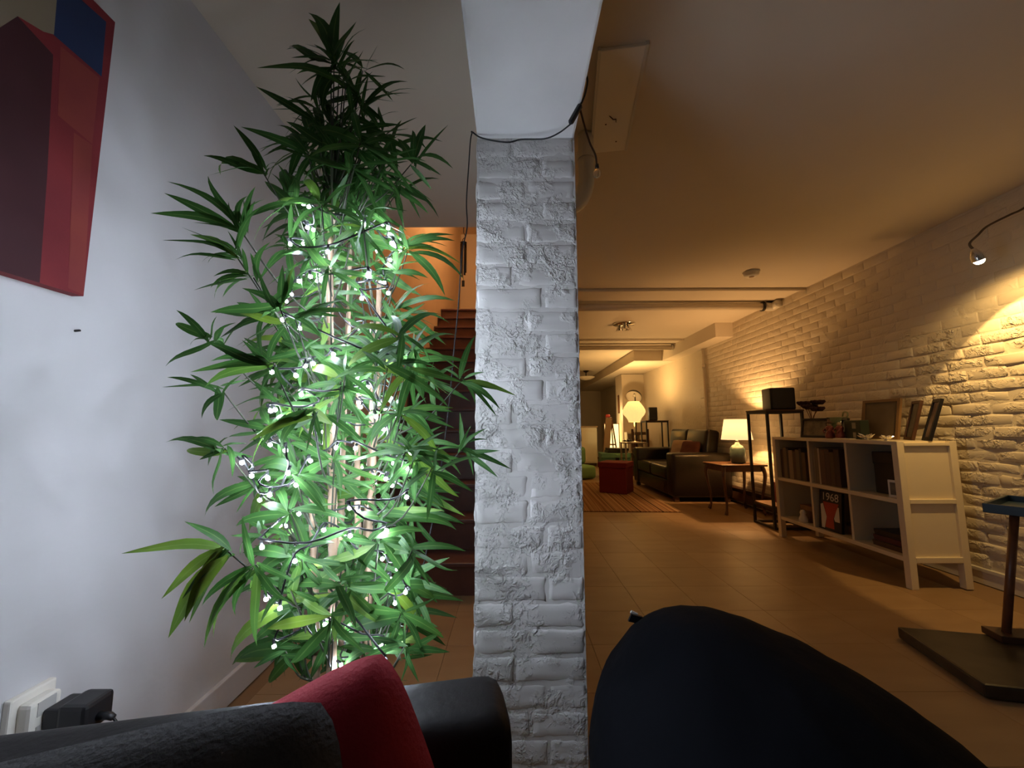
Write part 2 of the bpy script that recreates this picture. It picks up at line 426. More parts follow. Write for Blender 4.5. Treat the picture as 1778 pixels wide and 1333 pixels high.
field([(-20, 60), (30, 28), (75, 55), (93, 60), (98, 0), (100, -40), (-300, -300), (-300, -60)], m_crm, .0008)
field([(145, 512), (160, 252), (128, 230), (118, 500)], m_org, .0006)
field([(160, 250), (172, 135), (105, 80), (100, 200)], m_org, .0006)
nl = at(130, 575, X=WL)
tag(MB().tube([(WL-.01, nl.y, nl.z), (WL+.012, nl.y, nl.z+.002)], .0028, 6).build('nail', M_black), 'small dark nail sticking out of the grey-white wall', 'nail')

# ---- socket and adapter
ob = thing('socket_box', 'white surface-mounted socket box low on the left wall', 'socket', (WL, .925, .325))
MB().box((.008, 0, .06), (.016, .085, .115)).build('back_plate', M_paper, ob, bevel=.004)
MB().box((.030, 0, .06), (.030, .06, .085)).build('body', M_paper, ob, bevel=.008)
MB().box((.0455, 0, .085), (.002, .034, .028)).build('outlet', mat('outlet_face', (.5, .48, .45)), ob)
MB().box((.0455, 0, .038), (.002, .034, .028)).build('outlet', MATS['outlet_face'], ob)
ad = thing('power_adapter', 'black plug-in power adapter in the white socket box', 'adapter', (WL+.047, .945, .372))
ad.scale = (.82, .9, .82)
MB().span((0, -.032, -.012), (.045, .032, .040)).build('neck', M_blackp, ad, bevel=.006)
MB().span((.04, -.036, -.022), (.115, .036, .050)).build('body', M_blackp, ad, bevel=.010)
MB().tube([(.112, 0, .004), (.14, .002, .002), (.152, .002, -.003)], [.011, .009, .007], 10).build('strain_relief', M_blackp, ad, smooth=True)
MB().tube([(.150, .002, -.002), (.160, .003, -.015), (.165, .004, -.06), (.16, .01, -.2), (.155, .01, -.44)], .0032, 6).build('cord', M_cable, ad, smooth=True)

# ---- near sofa (seen from its seat side; only the top of the back shows)
sofa = thing('leather_sofa', 'black-brown leather sofa with a plain straight back, in front of the bamboo', 'sofa', (-.405, .132, 0), math.radians(11))
def soft_box(a, b, bevel, seg=4, puff=0.0, name='cushion', m=None, parent=None):
    me = MB().span(a, b).mesh(name, m, bevel=bevel, seg=seg)
    o = put(name, me, parent); auto_smooth(o, 50); return o
soft_box((-.49, .305, .08), (.475, .425, .645), .035, 4, name='backrest', m=M_leather2, parent=sofa)
soft_box((-.49, -.42, .08), (.475, .303, .26), .03, 3, name='base', m=M_leather2, parent=sofa)
for k in (0, 1): soft_box((-.485+k*.48, -.42, .262), (-.012+k*.48, .30, .38), .045, 4, name='seat_cushion', m=M_leather2, parent=sofa)
for sx in (-.44, .42):
    for sy in (-.37, .37): MB().lathe([(.025, 0), (.032, .085)], 12, (sx, sy, 0)).build('foot', M_wooddark, sofa, smooth=True)

def pillow(name, wdt, hgt, th, m, label, loc, rot, n=18, seed=1, peak=.0):
    v = []; f = []
    for side in (1, -1):
        for j in range(n+1):
            for i in range(n+1):
                a = -1+2*i/n; b = -1+2*j/n
                t = max(0, (1-a**4)*(1-b**4))**.5
                pin = 1-.06*(1-abs(a)**2)*abs(b)**6 ; pin2 = 1-.06*(1-abs(b)**2)*abs(a)**6
                z = side*th/2*t
                dn = noise.noise(Vector((a*2.2+seed, b*2.2, side*1.5)))*.10*th*t
                rc = 1-.10*(a*a*b*b)**2; v.append((a*wdt/2*pin2*rc, z+dn, b*hgt/2*pin*rc))
        base = 0 if side == 1 else (n+1)**2
        for j in range(n):
            for i in range(n):
                q = (base+j*(n+1)+i, base+j*(n+1)+i+1, base+(j+1)*(n+1)+i+1, base+(j+1)*(n+1)+i)
                f.append(q if side == -1 else tuple(reversed(q)))
    me = bpy.data.meshes.new(name); me.from_pydata(v, [], f)
    bm = bmesh.new(); bm.from_mesh(me); bmesh.ops.remove_doubles(bm, verts=bm.verts, dist=.0004); bm.to_mesh(me); bm.free()
    me.polygons.foreach_set('use_smooth', [True]*len(me.polygons)); me.materials.append(m)
    o = put(name, me, None, loc, rot); return tag(o, label, 'cushion')
pillow('throw_cushion', .40, .38, .11, M_red, 'red cloth cushion propped corner-up against the near sofa back', (-.222, .385, .545), (math.radians(-9), math.radians(-24), math.radians(11)), seed=2)
pillow('throw_cushion', .62, .40, .10, M_greyk, 'dark grey fuzzy cushion overlapping the red one on the near sofa', (-.40, .262, .580), (math.radians(-8), math.radians(-6), math.radians(11)), seed=5)

# ---- bean bag
bm_ = bmesh.new(); bmesh.ops.create_uvsphere(bm_, u_segments=56, v_segments=32, radius=1.0)
for v in bm_.verts:
    d = v.co.normalized()
    x = d.x*(.41 if d.x < 0 else .375); y = d.y*.46; z = d.z*.24
    px, py = .57+x, .90+y
    pk = math.exp(-(((px-.40)/.30)**2 + ((py-1.06)/.30)**2))
    zz = .235+z
    if d.z > -.2: zz += (.092*pk + .03*max(0, (.55-px)))*min(1, (d.z+.2)/.8)
    wr_ = .010*noise.noise(Vector((px*7, py*7, zz*9))) + .005*noise.noise(Vector((px*22, py*9, zz*14)))
    px += d.x*wr_*1.2; py += d.y*wr_*1.2; zz += d.z*wr_
    v.co = (px, py, max(0.0, zz))
me = bpy.data.meshes.new('body'); bm_.to_mesh(me); bm_.free(); me.materials.append(M_bean)
me.polygons.foreach_set('use_smooth', [True]*len(me.polygons))
bean = thing('bean_bag', 'big black bean bag slumped on the floor beside the pillar', 'bean bag', (0, 0, 0))
put('body', me, bean)
from mathutils.bvhtree import BVHTree
bvh = BVHTree.FromPolygons([v.co[:] for v in me.vertices], [p.vertices[:] for p in me.polygons])
for du in range(0, 60, 2):
    dr = (at(1108, 1066+du, Y=1.0)-Vector((0, 0, 1))).normalized(); hit = bvh.ray_cast(Vector((0, 0, 1)), dr)
    if hit[0] is not None:
        tg = hit[0]+Vector((-.006, .004, .004))
        MB().box((0, 0, 0), (.034, .005, .022)).build('tag', M_blackp, bean, loc=tg, rot=(.3, .3, .2))
        MB().box((0, 0, 0), (.020, .004, .007)).build('tag_label', M_paper, bean, loc=tg+Vector((-.002, .003, .013)), rot=(.3, .5, .2))
        break

# ---- small pedestal table on the right
pt = thing('pedestal_table', 'small navy tray table on one wooden pole with dark marble base', 'table', (2.19, 1.88, 0))
MB().box((0, 0, .030), (.80, .44, .05)).build('base_slab', M_stone, pt, bevel=.010, loc=(-.025, -.18, 0), rot=(0, 0, math.radians(-12)))
MB().span((-.05, -.05, .055), (.45, .05, .085)).build('foot_block', M_wooddark, pt, bevel=.004, rot=(0, 0, math.radians(-12)))
MB().tube([(0, 0, .05), (.117, 0, .60)], .0155, 14).build('pole', M_pole, pt, smooth=True)
TL = (.295, -.06, 0); TR_ = (0, 0, math.radians(30))
MB().box((0, 0, .604), (.43, .43, .012)).build('tray_bottom', M_tray, pt, loc=TL, rot=TR_)
for c_, d_ in (((-.214, 0, .619), (.012, .44, .042)), ((.214, 0, .619), (.012, .44, .042)), ((0, -.214, .619), (.416, .012, .042)), ((0, .214, .619), (.416, .012, .042))):
    MB().box(c_, d_).build('tray_rim', M_tray, pt, bevel=.003, loc=TL, rot=TR_)

# ---- gooseneck spot lamp
hd = at(1700, 452, X=2.66)
gl = thing('gooseneck_lamp', 'gooseneck spot lamp reaching from the brick wall, lighting it from close by', 'lamp', (0, 0, 0))
ax = Vector((.40, .04, -.92)).normalized(); Rh = ax.to_track_quat('-Z', 'Y').to_matrix()
MB().lathe([(.030, 0), (.028, .03), (.016, .06), (.008, .075)], 20, hd, Rh, caps=False).build('head', M_chrome, gl, smooth=True)
MB().lathe([(.001, -.022), (.012, -.020), (.020, -.012), (.024, -.001), (.022, .01)], 20, hd, Rh, caps=False).build('bulb', mat('spot_glow', (1, 1, 1), emit=(1, .80, .48), estr=25), gl, smooth=True)
top = hd - ax*.07
neck = [top, top+Vector((-.016, 0, .035)), at(1698, 408, X=2.63), at(1714, 393, X=2.66), at(1753, 373, X=2.73), at(1778, 361, X=2.79), Vector((2.88, 1.98, 2.26)), Vector((2.95, 1.86, 2.24)), Vector((2.99, 1.80, 2.16))]
def spline(pts, n=6):
    pts = [Vector(p) for p in pts]; out = []
    for i in range(len(pts)-1):
        p0, p1, p2, p3 = pts[max(i-1, 0)], pts[i], pts[i+1], pts[min(i+2, len(pts)-1)]
        for k in range(n):
            t = k/n
            out.append(.5*((2*p1)+(p2-p0)*t+(2*p0-5*p1+4*p2-p3)*t*t+(3*p1-p0-3*p2+p3)*t**3))
    out.append(pts[-1]); return out
MB().tube(spline(neck), .006, 8).build('neck', mat('brown_neck', (.10, .06, .03), rough=.4), gl, smooth=True)
MB().box((2.992, 1.80, 2.16), (.03, .09, .12)).build('wall_plate', M_black, gl, bevel=.005)
sp1 = lamp('spot_inner', 'SPOT', hd+ax*.034, 38, (1, .62, .21), gl, .012, spot_size=math.radians(85), spot_blend=.12)
sp2 = lamp('spot_outer', 'SPOT', hd+ax*.034, 11, (1, .62, .21), gl, .02, spot_size=math.radians(146), spot_blend=.45)
for s_ in (sp1, sp2): s_.rotation_mode = 'QUATERNION'; s_.rotation_quaternion = ax.to_track_quat('-Z', 'Y')

# ================================================================== BAMBOO PLANT
PC = Vector((-.42, .95, 0))
plant = thing('bamboo_plant', 'tall artificial bamboo with green leaves wound with fairy lights beside the pillar', 'plant', PC)
MB().lathe([(.085, 0), (.115, .20), (.125, .22), (.125, .24), (.112, .24), (.108, .20)], 28, caps=True).build('pot', M_pot, plant, smooth=True)
MB().lathe([(.001, .222), (.108, .215)], 20, caps=False).build('moss', M_soil, plant)
stalks = []
for (u0, v0, u1, v1, Y, r) in ((545, 1140, 541, 700, .93, .0085), (577, 1140, 578, 330, .91, .0105), (627, 1140, 627, 640, .96, .0090), (643, 1140, 646, 560, .99, .0085), (655, 1140, 656, 480, .95, .0095), (598, 1140, 605, 400, 1.0, .008)):
    b_ = at(u0, v0, Y=Y); t_ = at(u1, v1, Y=Y)
    d = (t_-b_); p0 = b_ - d*((b_.z-.20)/d.z)
    p0 = Vector((PC.x + (p0.x-PC.x)*.8, PC.y+(p0.y-PC.y)*.8, .20))
    pts = []; rr = []; n = 15
    for k in range(n*3+1):
        t = k/(n*3); p = p0.lerp(t_, t)+Vector((.004*math.sin(t*7+u0), .004*math.cos(t*6+u0), 0)); pts.append(p-PC)
        rr.append(r*(1.0-.35*t)*(1.16 if k % 3 == 0 else 1))
    MB().tube(pts, rr, 10).build('stalk', M_bamboo, plant, smooth=True)
    stalks.append((p0, t_))

def leaf_mesh(k, bow, curl, arc):
    n = 7; v = []; f = []; uv = []
    for i in range(n+1):
        t = i/n; wd = math.sin(PI*min(1, t**.72))**.85*.5 if 0 < t < 1 else (.04 if t == 0 else 0.0)
        z = bow*4*t*(1-t) + curl*math.sin(2*PI*t)*.03
        sidex = arc/.18*4*t*(1-t)
        for s_ in (-1, 0, 1):
            v.append((s_*wd + sidex, t, z + (0 if s_ == 0 else .012*abs(s_)*math.sin(PI*t)))); uv.append((.5+s_*.5, t))
    for i in range(n):
        for s_ in (0, 1):
            a = i*3+s_; f.append((a, a+1, a+4, a+3))
    me = bpy.data.meshes.new('leaf'); me.from_pydata(v, [], f)
    ul = me.uv_layers.new(name='UVMap')
    for p in me.polygons:
        for li in p.loop_indices: ul.data[li].uv = uv[me.loops[li].vertex_index]
    me.polygons.foreach_set('use_smooth', [True]*len(me.polygons)); me.materials.append(M_leaf)
    return me
LM = [leaf_mesh(k, *q) for k, q in enumerate(((.02, 0, 0), (.05, .6, .04), (.08, -.5, .07), (.10, .4, .11), (.12, -.3, .16), (.04, -1, -.04), (.10, .8, .02), (.16, 0, .05)))]
LEAVES = []
lr = random.Random(11)
def leaf(b_, t_, wid=.15, bow=None, up=None):
    d = t_-b_; Ln = d.length
    if Ln < .02: return
    y = d/Ln
    pref = Vector((lr.uniform(-.6, .6), -.85+lr.uniform(-.45, .45), .5+lr.uniform(-.5, .5)))
    if up is not None: pref = up
    z = pref - y*pref.dot(y)
    if z.length < .1: z = y.orthogonal()
    z.normalize(); x = y.cross(z)
    if x.z < 0: x = -x
    k = bow if bow is not None else lr.choice((0, 1, 1, 2, 2, 3, 5, 6, 7))
    Wd = Ln*wid
    Mx = Matrix((( x.x*Wd, y.x*Ln, z.x*Ln, b_.x), (x.y*Wd, y.y*Ln, z.y*Ln, b_.y), (x.z*Wd, y.z*Ln, z.z*Ln, b_.z), (0, 0, 0, 1)))
    dist = (b_-Vector((0, 0, 1))).length
    LEAVES.append((Ln*Wd/dist**2, Mx, k))
NODES = []
def node(u, v, Y, tips, wid=.16, dy=.05, bow=None, fill=True):
    c_ = at(u, v, Y=Y); NODES.append(c_)
    for t in tips:
        a = at(t[0], t[1], Y=Y+(t[2] if len(t) > 2 else lr.uniform(-dy, dy)))
        leaf(c_ + Vector((lr.uniform(-1, 1), lr.uniform(-1, 1), lr.uniform(-1, 1)))*.008, a, wid*lr.uniform(.68, .98), bow)
    for q in range(3 if fill else 0):
        t = lr.choice(tips); f_ = lr.uniform(.5, .9); ju = lr.uniform(-28, 28); jv = lr.uniform(-22, 22)
        a = at(u+(t[0]-u)*f_+ju, v+(t[1]-v)*f_+jv, Y=Y+lr.uniform(-.02, .10))
        leaf(c_ + Vector((lr.uniform(-1, 1), lr.uniform(-1, 1), lr.uniform(-1, 1)))*.012, a, wid*lr.uniform(.66, .98))
# traced sprays: node pixel, distance, leaf tips
node(580, 112, .86, [(590, 3), (619, 37), (535, 22), (574, 35), (497, 86), (637, 49), (657, 104), (505, 100), (509, 77), (560, 60)], .20)
node(600, 150, .88, [(631, 87), (446, 118), (674, 149), (640, 120), (560, 170), (615, 215)], .17)
node(626, 190, .88, [(726, 155), (688, 177), (640, 130), (600, 240), (660, 225)], .19)
node(548, 216, .88, [(444, 150), (489, 167), (470, 190), (520, 260), (575, 260)], .18)
node(578, 256, .84, [(497, 211), (540, 215), (620, 215), (560, 310)], .20)
node(535, 266, .86, [(418, 220), (462, 246), (480, 235)], .16)
node(457, 300, .84, [(405, 217), (353, 270), (397, 287), (430, 245), (361, 305), (481, 283)], .15)
node(500, 342, .88, [(481, 283), (470, 300), (515, 300), (540, 310)], .17)
node(714, 285, .95, [(779, 216), (716, 226), (787, 293), (767, 305), (739, 216), (690, 240), (750, 330)], .18)
node(617, 262, .88, [(700, 250), (664, 264), (690, 275), (650, 300)], .17)
node(690, 320, .98, [(752, 350), (745, 372), (735, 345), (720, 300), (665, 300), (730, 380)], .14)
node(418, 400, .74, [(290, 315), (285, 335), (261, 370), (334, 386), (444, 323), (460, 346), (397, 350), (361, 305), (430, 340)], .13, .03)
node(410, 444, .72, [(314, 394), (281, 417), (304, 451), (350, 455), (456, 358), (436, 378), (395, 400)], .13, .03)
node(440, 482, .72, [(336, 504), (365, 500), (370, 480), (470, 420), (420, 430)], .18, .03)
node(485, 532, .70, [(523, 449), (491, 459), (365, 542), (420, 500), (450, 470), (440, 545), (505, 500)], .19, .03)
node(372, 590, .76, [(306, 538), (377, 548), (287, 636), (330, 600), (410, 560), (400, 620)], .16, .03)
node(474, 636, .66, [(330, 646), (355, 672), (357, 593), (452, 711), (440, 668), (499, 676), (395, 620), (420, 590)], .17, .03)
node(388, 680, .76, [(281, 672), (350, 727), (383, 716), (330, 650), (290, 655), (420, 650)], .15, .03)
node(543, 718, .68, [(440, 762), (531, 786), (452, 778), (432, 766), (500, 740), (560, 770)], .19, .03)
node(512, 552, .72, [(625, 540), (600, 520), (560, 590), (470, 580)], .17, .03)
node(655, 626, .80, [(588, 585), (610, 600), (690, 660), (700, 600)], .18)
node(700, 431, .96, [(802, 459), (790, 408), (777, 428), (771, 439), (598, 422), (680, 410), (740, 405)], .14, .05, 3)
node(688, 470, .94, [(737, 453), (728, 473), (672, 410), (650, 440), (710, 430)], .18)
node(684, 538, .95, [(781, 561), (775, 599), (747, 491), (791, 522), (657, 600), (686, 616), (720, 500)], .16)
node(802, 660, 1.03, [(826, 581), (842, 646), (897, 687), (869, 711), (885, 680), (826, 703), (770, 640)], .14, .03)
node(802, 780, 1.03, [(798, 715), (816, 743), (889, 815), (865, 829), (869, 782), (846, 743), (749, 782), (822, 825), (850, 800)], .14, .03)
node(702, 656, .98, [(779, 707), (768, 645), (787, 670), (740, 700), (730, 640), (680, 610)], .15)
node(708, 712, 1.0, [(753, 762), (787, 715), (789, 743), (740, 690), (670, 760), (720, 770)], .15)
node(390, 778, .78, [(287, 768), (346, 798), (371, 859), (403, 829), (318, 765), (430, 770)], .16, .03)
node(455, 842, .84, [(405, 845), (355, 898), (409, 892), (372, 880), (480, 870), (500, 850)], .15, .03)
node(396, 957, .68, [(210, 961), (320, 905), (292, 1108), (328, 1082), (280, 1040), (316, 1040)], .19, .02, 1)
node(444, 980, .72, [(350, 1052), (354, 1126), (370, 1108), (446, 1122), (508, 1046), (464, 1040), (420, 896), (400, 1030)], .17, .02)
node(458, 925, .80, [(420, 896), (450, 880), (400, 930), (500, 930), (430, 960)], .17)
node(536, 1040, .84, [(444, 1112), (400, 1148), (480, 1080), (560, 1090), (545, 1110)], .16)
node(714, 1030, .96, [(776, 1022), (752, 1098), (738, 988), (724, 970), (722, 1090), (690, 1000)], .20)
node(660, 1056, .94, [(724, 1088), (700, 1080), (640, 1090), (604, 1076)], .20)
node(660, 898, .92, [(772, 886), (718, 932), (740, 900), (630, 870), (700, 870), (690, 940)], .17)
node(624, 978, .90, [(708, 932), (668, 984), (600, 960), (690, 950)], .17)
node(704, 848, 1.0, [(808, 896), (800, 856), (764, 824), (740, 884), (790, 870), (730, 830), (770, 880)], .15)
node(696, 1140, 1.02, [(760, 1124), (752, 1136), (740, 1110), (672, 1110)], .16)
node(496, 1130, .90, [(464, 1188), (470, 1150), (520, 1170), (540, 1110), (440, 1160)], .18)
node(560, 1130, .98, [(520, 1180), (580, 1175), (600, 1120), (530, 1110), (620, 1160)], .17)
node(532, 976, .80, [(508, 1040), (500, 960), (560, 1010), (480, 1000)], .18)
node(640, 1024, .88, [(604, 1076), (590, 1030), (665, 1060)], .20)
# filling sprays inside the crown
fr = random.Random(23)
for k in range(150):
    v = fr.uniform(230, 1140); half = 70+85*math.sin(PI*min(1, (v-150)/1100))
    u = 605 + fr.uniform(-1, 1)*half; Y = fr.uniform(.76, 1.16)
    tips = []
    a0 = fr.uniform(0, 2*PI)
    for q in range(7):
        a = a0 + q*.9+fr.uniform(-.3, .3); l = fr.uniform(62, 112)
        tips.append((u+math.cos(a)*l, v+math.sin(a)*l*.7+18, fr.uniform(-.07, .07) if Y > .95 else fr.uniform(0, .1)))
    node(u, v, Y, tips, .16, fill=False)
for k in range(26):
    v = fr.uniform(110, 400); u = 598 + fr.uniform(-1, 1)*(20+.36*(v-90)); Y = fr.uniform(.84, 1.04); a0 = fr.uniform(0, 6)
    node(u, v, Y, [(u+math.cos(a0+q*1.0)*75, v+math.sin(a0+q*1.0)*60+10, fr.uniform(-.05, .06)) for q in range(6)], .17, fill=False)
# twigs
def near_stalk(p):
    best = None
    for s0, s1 in stalks:
        z = min(max(p.z-.16, .45), s1.z-.01); t = (z-s0.z)/(s1.z-s0.z); q = s0.lerp(s1, t); d = (q-p).length
        if best is None or d < best[0]: best = (d, q)
    return best[1]
for c_ in NODES:
    q = near_stalk(c_); md = q.lerp(c_, .55)+Vector((0, 0, -.03+lr.uniform(-.01, .01)))
    pts = spline([q, md, c_], 4)
    MB().tube([p-PC for p in pts], [.0026-.0013*i/(len(pts)-1) for i in range(len(pts))], 5).build('twig', M_twig, plant, smooth=True)
LEAVES.sort(key=lambda a: -a[0])
Ti = Matrix.Translation(-PC)
rest_v = []; rest_f = []; rest_uv = []
for i, (_, Mx, k) in enumerate(LEAVES):
    if i < 300:
        o = put('leaf', LM[k], plant); o.matrix_local = Ti @ Mx
    else:
        me = LM[k]; i0 = len(rest_v); MM = Ti @ Mx
        rest_v += [tuple(MM @ v.co) for v in me.vertices]
        ul = me.uv_layers[0].data
        for p in me.polygons:
            rest_f.append(tuple(i0+q for q in p.vertices)); rest_uv += [tuple(ul[li].uv) for li in p.loop_indices]
me = bpy.data.meshes.new('leaf'); me.from_pydata(rest_v, [], rest_f)
ul = me.uv_layers.new(name='UVMap')
for i, q in enumerate(rest_uv): ul.data[i].uv = q
me.polygons.foreach_set('use_smooth', [True]*len(me.polygons)); me.materials.append(M_leaf)
tag(put('leaf', me, plant), kind='stuff')

# ---- fairy lights
BP = [(527,354),(536,359),(534,395),(544,399),(504,424),(527,423),(569,437),(674,396),(636,390),(539,480),(519,488),(640,475),(619,500),(628,518),(674,509),(661,491),
 (491,555),(520,570),(560,546),(576,539),(634,574),(579,615),(600,613),(530,635),(544,631),(472,646),(514,652),(621,656),(639,672),(622,681),(623,699),(657,701),(713,626),(676,683),
 (523,685),(478,711),(470,713),(524,731),(548,711),(594,739),(688,722),(653,723),(420,803),(437,826),(465,830),(500,821),(514,842),(469,772),(496,782),(539,800),(617,778),(584,777),
 (712,788),(683,804),(706,812),(670,831),(681,843),(706,863),(649,825),(468,859),(451,868),(519,892),(607,882),(486,912),(562,920),(600,932),(608,930),(455,950),(512,974),(528,976),
 (671,921),(690,988),(678,1005),(634,1022),(664,970),(704,1028),(686,1047),(462,1040),(486,1056),(564,1084),(476,1122),(666,1116),(668,1152),(592,1154)]
br = random.Random(5)
strand = thing('string_lights', 'black-wired fairy lights with cool white bulbs wound around the bamboo', 'string lights', PC)
pts3 = []
for (u, v) in BP:
    Y = br.uniform(.74, .86) if u < 560 else br.uniform(.78, .92)
    pts3.append(at(u, v, Y=Y))
for k in range(64):
    v = br.uniform(380, 1120) if k < 44 else br.uniform(360, 620); u = 600+br.uniform(-110, 100); pts3.append(at(u, v, Y=br.uniform(.92, 1.12)))  # later bulbs are added unseen, high at the back, to brighten wall and ceiling
bs = bmesh.new(); bmesh.ops.create_icosphere(bs, subdivisions=1, radius=.0045); bme = bpy.data.meshes.new('bulb'); bs.to_mesh(bme); bs.free()
bme.materials.append(M_bulb); bme.polygons.foreach_set('use_smooth', [True]*len(bme.polygons))
sk = MB().lathe([(.0022, 0), (.0030, .004), (.0028, .012)], 6).mesh('bulb_holder', M_cable)
for p in pts3:
    b_ = put('bulb', bme, strand, p-PC)
    put('bulb_holder', sk, b_, (0, 0, .0035), (br.uniform(-.8, .8), br.uniform(-.8, .8), 0))
# the wire: from bulb to bulb in rising, winding order
order = sorted(range(len(pts3)), key=lambda i: pts3[i].z)
wire = []
rem = order[:]; cur = rem.pop(0); path = [cur]
while rem:
    p = pts3[cur]; nx = min(rem[:22], key=lambda i: (pts3[i]-p).length + 1.6*max(0, pts3[i].z-p.z))
    rem.remove(nx); path.append(nx); cur = nx
wp = []
for i in path:
    wp.append(pts3[i]+Vector((0, 0, .014)))
wp2 = []
for a, b_ in zip(wp[:-1], wp[1:]):
    wp2.append(a); d = (b_-a).length
    if d < .35: wp2.append(a.lerp(b_, .5)+Vector((br.uniform(-.02, .02), br.uniform(-.02, .02), -.10*d)))
wp2.append(wp[-1])
MB().tube([p-PC for p in spline(wp2, 3)], .0021, 5).build('wire', M_cable, strand, smooth=True)
lead = [pts3[path[0]], at(700, 1120, Y=1.0), at(740, 960, Y=1.12), at(762, 840, Y=1.15), at(780, 700, Y=1.17), at(789, 600, Y=1.175), at(796, 530, Y=1.18), at(802, 440, Y=1.18), at(811, 395, Y=1.185), at(810, 350, Y=1.185),
        at(814, 285, Y=1.185), at(817, 243, Y=1.182), at(820, 230, Y=1.18)]
lead2 = [at(820, 229, Y=1.18), at(838, 240, Y=1.178), at(880, 247, Y=1.175), at(905, 242, Y=1.175), at(945, 241, Y=1.16), at(970, 231, Y=1.11), at(990, 216, Y=1.062)]
MB().tube([p-PC for p in spline(lead, 5)], .0021, 6).build('lead_wire', M_cable, strand, smooth=True)
MB().tube([p-PC for p in spline(lead2, 5)], .0024, 6).build('lead_wire', M_cable, strand, smooth=True)
s0, s1 = at(990, 214, Y=1.06), at(1008, 182, Y=1.06)
MB().tube([s0-PC, (s0.lerp(s1, .08))-PC, (s0.lerp(s1, .92))-PC, s1-PC], [.005, .0085, .0085, .005], 8).build('switch', M_blackp, strand)
MB().tube([p-PC for p in spline([s1, at(1015, 166, Y=1.062), at(1020, 142, Y=1.062), at(1017, 130, Y=1.06), at(1009, 123, Y=1.055), Vector((.203, 1.04, 2.03))], 5)], .003, 6).build('lead_wire', M_cable, strand, smooth=True)
tag(MB().tube([at(820, 230, Y=1.215), at(819, 229, Y=1.165)], .003, 6).build('nail', M_black), 'nail at the top corner of the pillar holding the wire', 'nail')

# ---- hanging bulb, ceiling panel, pipe next to the pillar
hb = thing('pendant_bulb', 'small clear glass bulb dangling on a brown cord beside the beam', 'bulb', (0, 0, 0))
cp = spline([Vector((.212, 1.16, 2.10)), at(1001, 160, Y=1.20), at(1010, 200, Y=1.225), at(1023, 245, Y=1.24), at(1034, 270, Y=1.245), at(1036, 291, Y=1.245)], 5)
MB().tube(cp, .0032, 6).build('cord', mat('brown_cord', (.07, .035, .015), rough=.6), hb, smooth=True)
be = at(1037, 300, Y=1.245)
MB().lathe([(.006, .030), (.007, .018), (.006, .014)], 10, be).build('socket', M_black, hb, smooth=True)
MB().lathe([(.001, -.016), (.009, -.014), (.0135, -.006), (.014, 0), (.010, .009), (.006, .014)], 14, be).build('glass', mat('smoky_glass', (.9, .75, .5), rough=.05, alpha_glass=.9), hb, smooth=True)
cpn = thing('ceiling_panel', 'long white access panel screwed to the ceiling near the beam', 'panel', (.455, 1.60, CEIL), math.radians(-8))
MB().span((-.085, -.28, -.014), (.085, .28, .0)).build('board', mat('panel_white', (.86, .80, .70), rough=.5), cpn, bevel=.003)
for a, b_ in (((-.092, -.285, -.016), (-.080, .285, .0)), ((.080, -.285, -.016), (.092, .285, .0))):
    MB().span(a, b_).build('edge_strip', M_trimw, cpn)
for q in (-.06, .06): MB().lathe([(.004, -.015), (.004, -.01)], 10, (q*.5, .15+q, 0)).build('screw', M_wooddark, cpn)
MB().tube([(-.02, .04, -.012), (.0, .06, -.018), (.012, .06, -.018), (.015, .085, -.012)], .0025, 6).build('hook', M_wooddark, cpn, smooth=True)
dp = thing('drain_pipe', 'thick white capped pipe bending out from behind the pillar', 'pipe', (0, 0, 0))
MB().tube(spline([Vector((.36, 1.78, CEIL)), Vector((.36, 1.78, 2.25)), Vector((.355, 1.78, 2.14)), Vector((.32, 1.78, 2.06)), Vector((.25, 1.78, 2.03)), Vector((.209, 1.78, 2.02))], 5), .038, 16).build('pipe', M_trimw, dp, smooth=True)
MB().lathe([(.045, 2.27), (.045, 2.31)], 18, (.36, 1.78, 0)).build('collar', M_trimw, dp, smooth=False)

# ---- hanging chime in the stairwell
ch = thing('wind_chime', 'dark metal wind chime hanging at the edge of the stairwell', 'wind chime', (-.345, 2.74, 0))
MB().tube([(0, -.08, 2.47), (0, 0, 2.47), (0, 0, 2.40)], .003, 6).build('hook', M_black, ch, smooth=True)
MB().tube(spline([(0, 0, 2.40), (.012, 0, 2.37), (-.008, 0, 2.345), (0, 0, 2.325)], 4), .003, 5).build('chain', mat('old_brass', (.16, .10, .05), rough=.35, metal=.8), ch, smooth=True)
MB().lathe([(.020, 2.315), (.024, 2.325)], 14).build('disc', M_black, ch)
for k in range(6):
    a = k*PI/3; MB().tube([(.019*math.cos(a), .019*math.sin(a), 2.315), (.019*math.cos(a), .019*math.sin(a), 2.10-.012*(k % 3))], .0045, 6).build('chime_tube', M_black if k % 2 else MATS['old_brass'], ch, smooth=True)
MB().tube([(0, 0, 2.31), (0, 0, 2.04)], .0012, 5).build('striker_string', M_black, ch)
MB().box((0, 0, 2.02), (.02, .004, .045)).build('sail', MATS['old_brass'], ch)

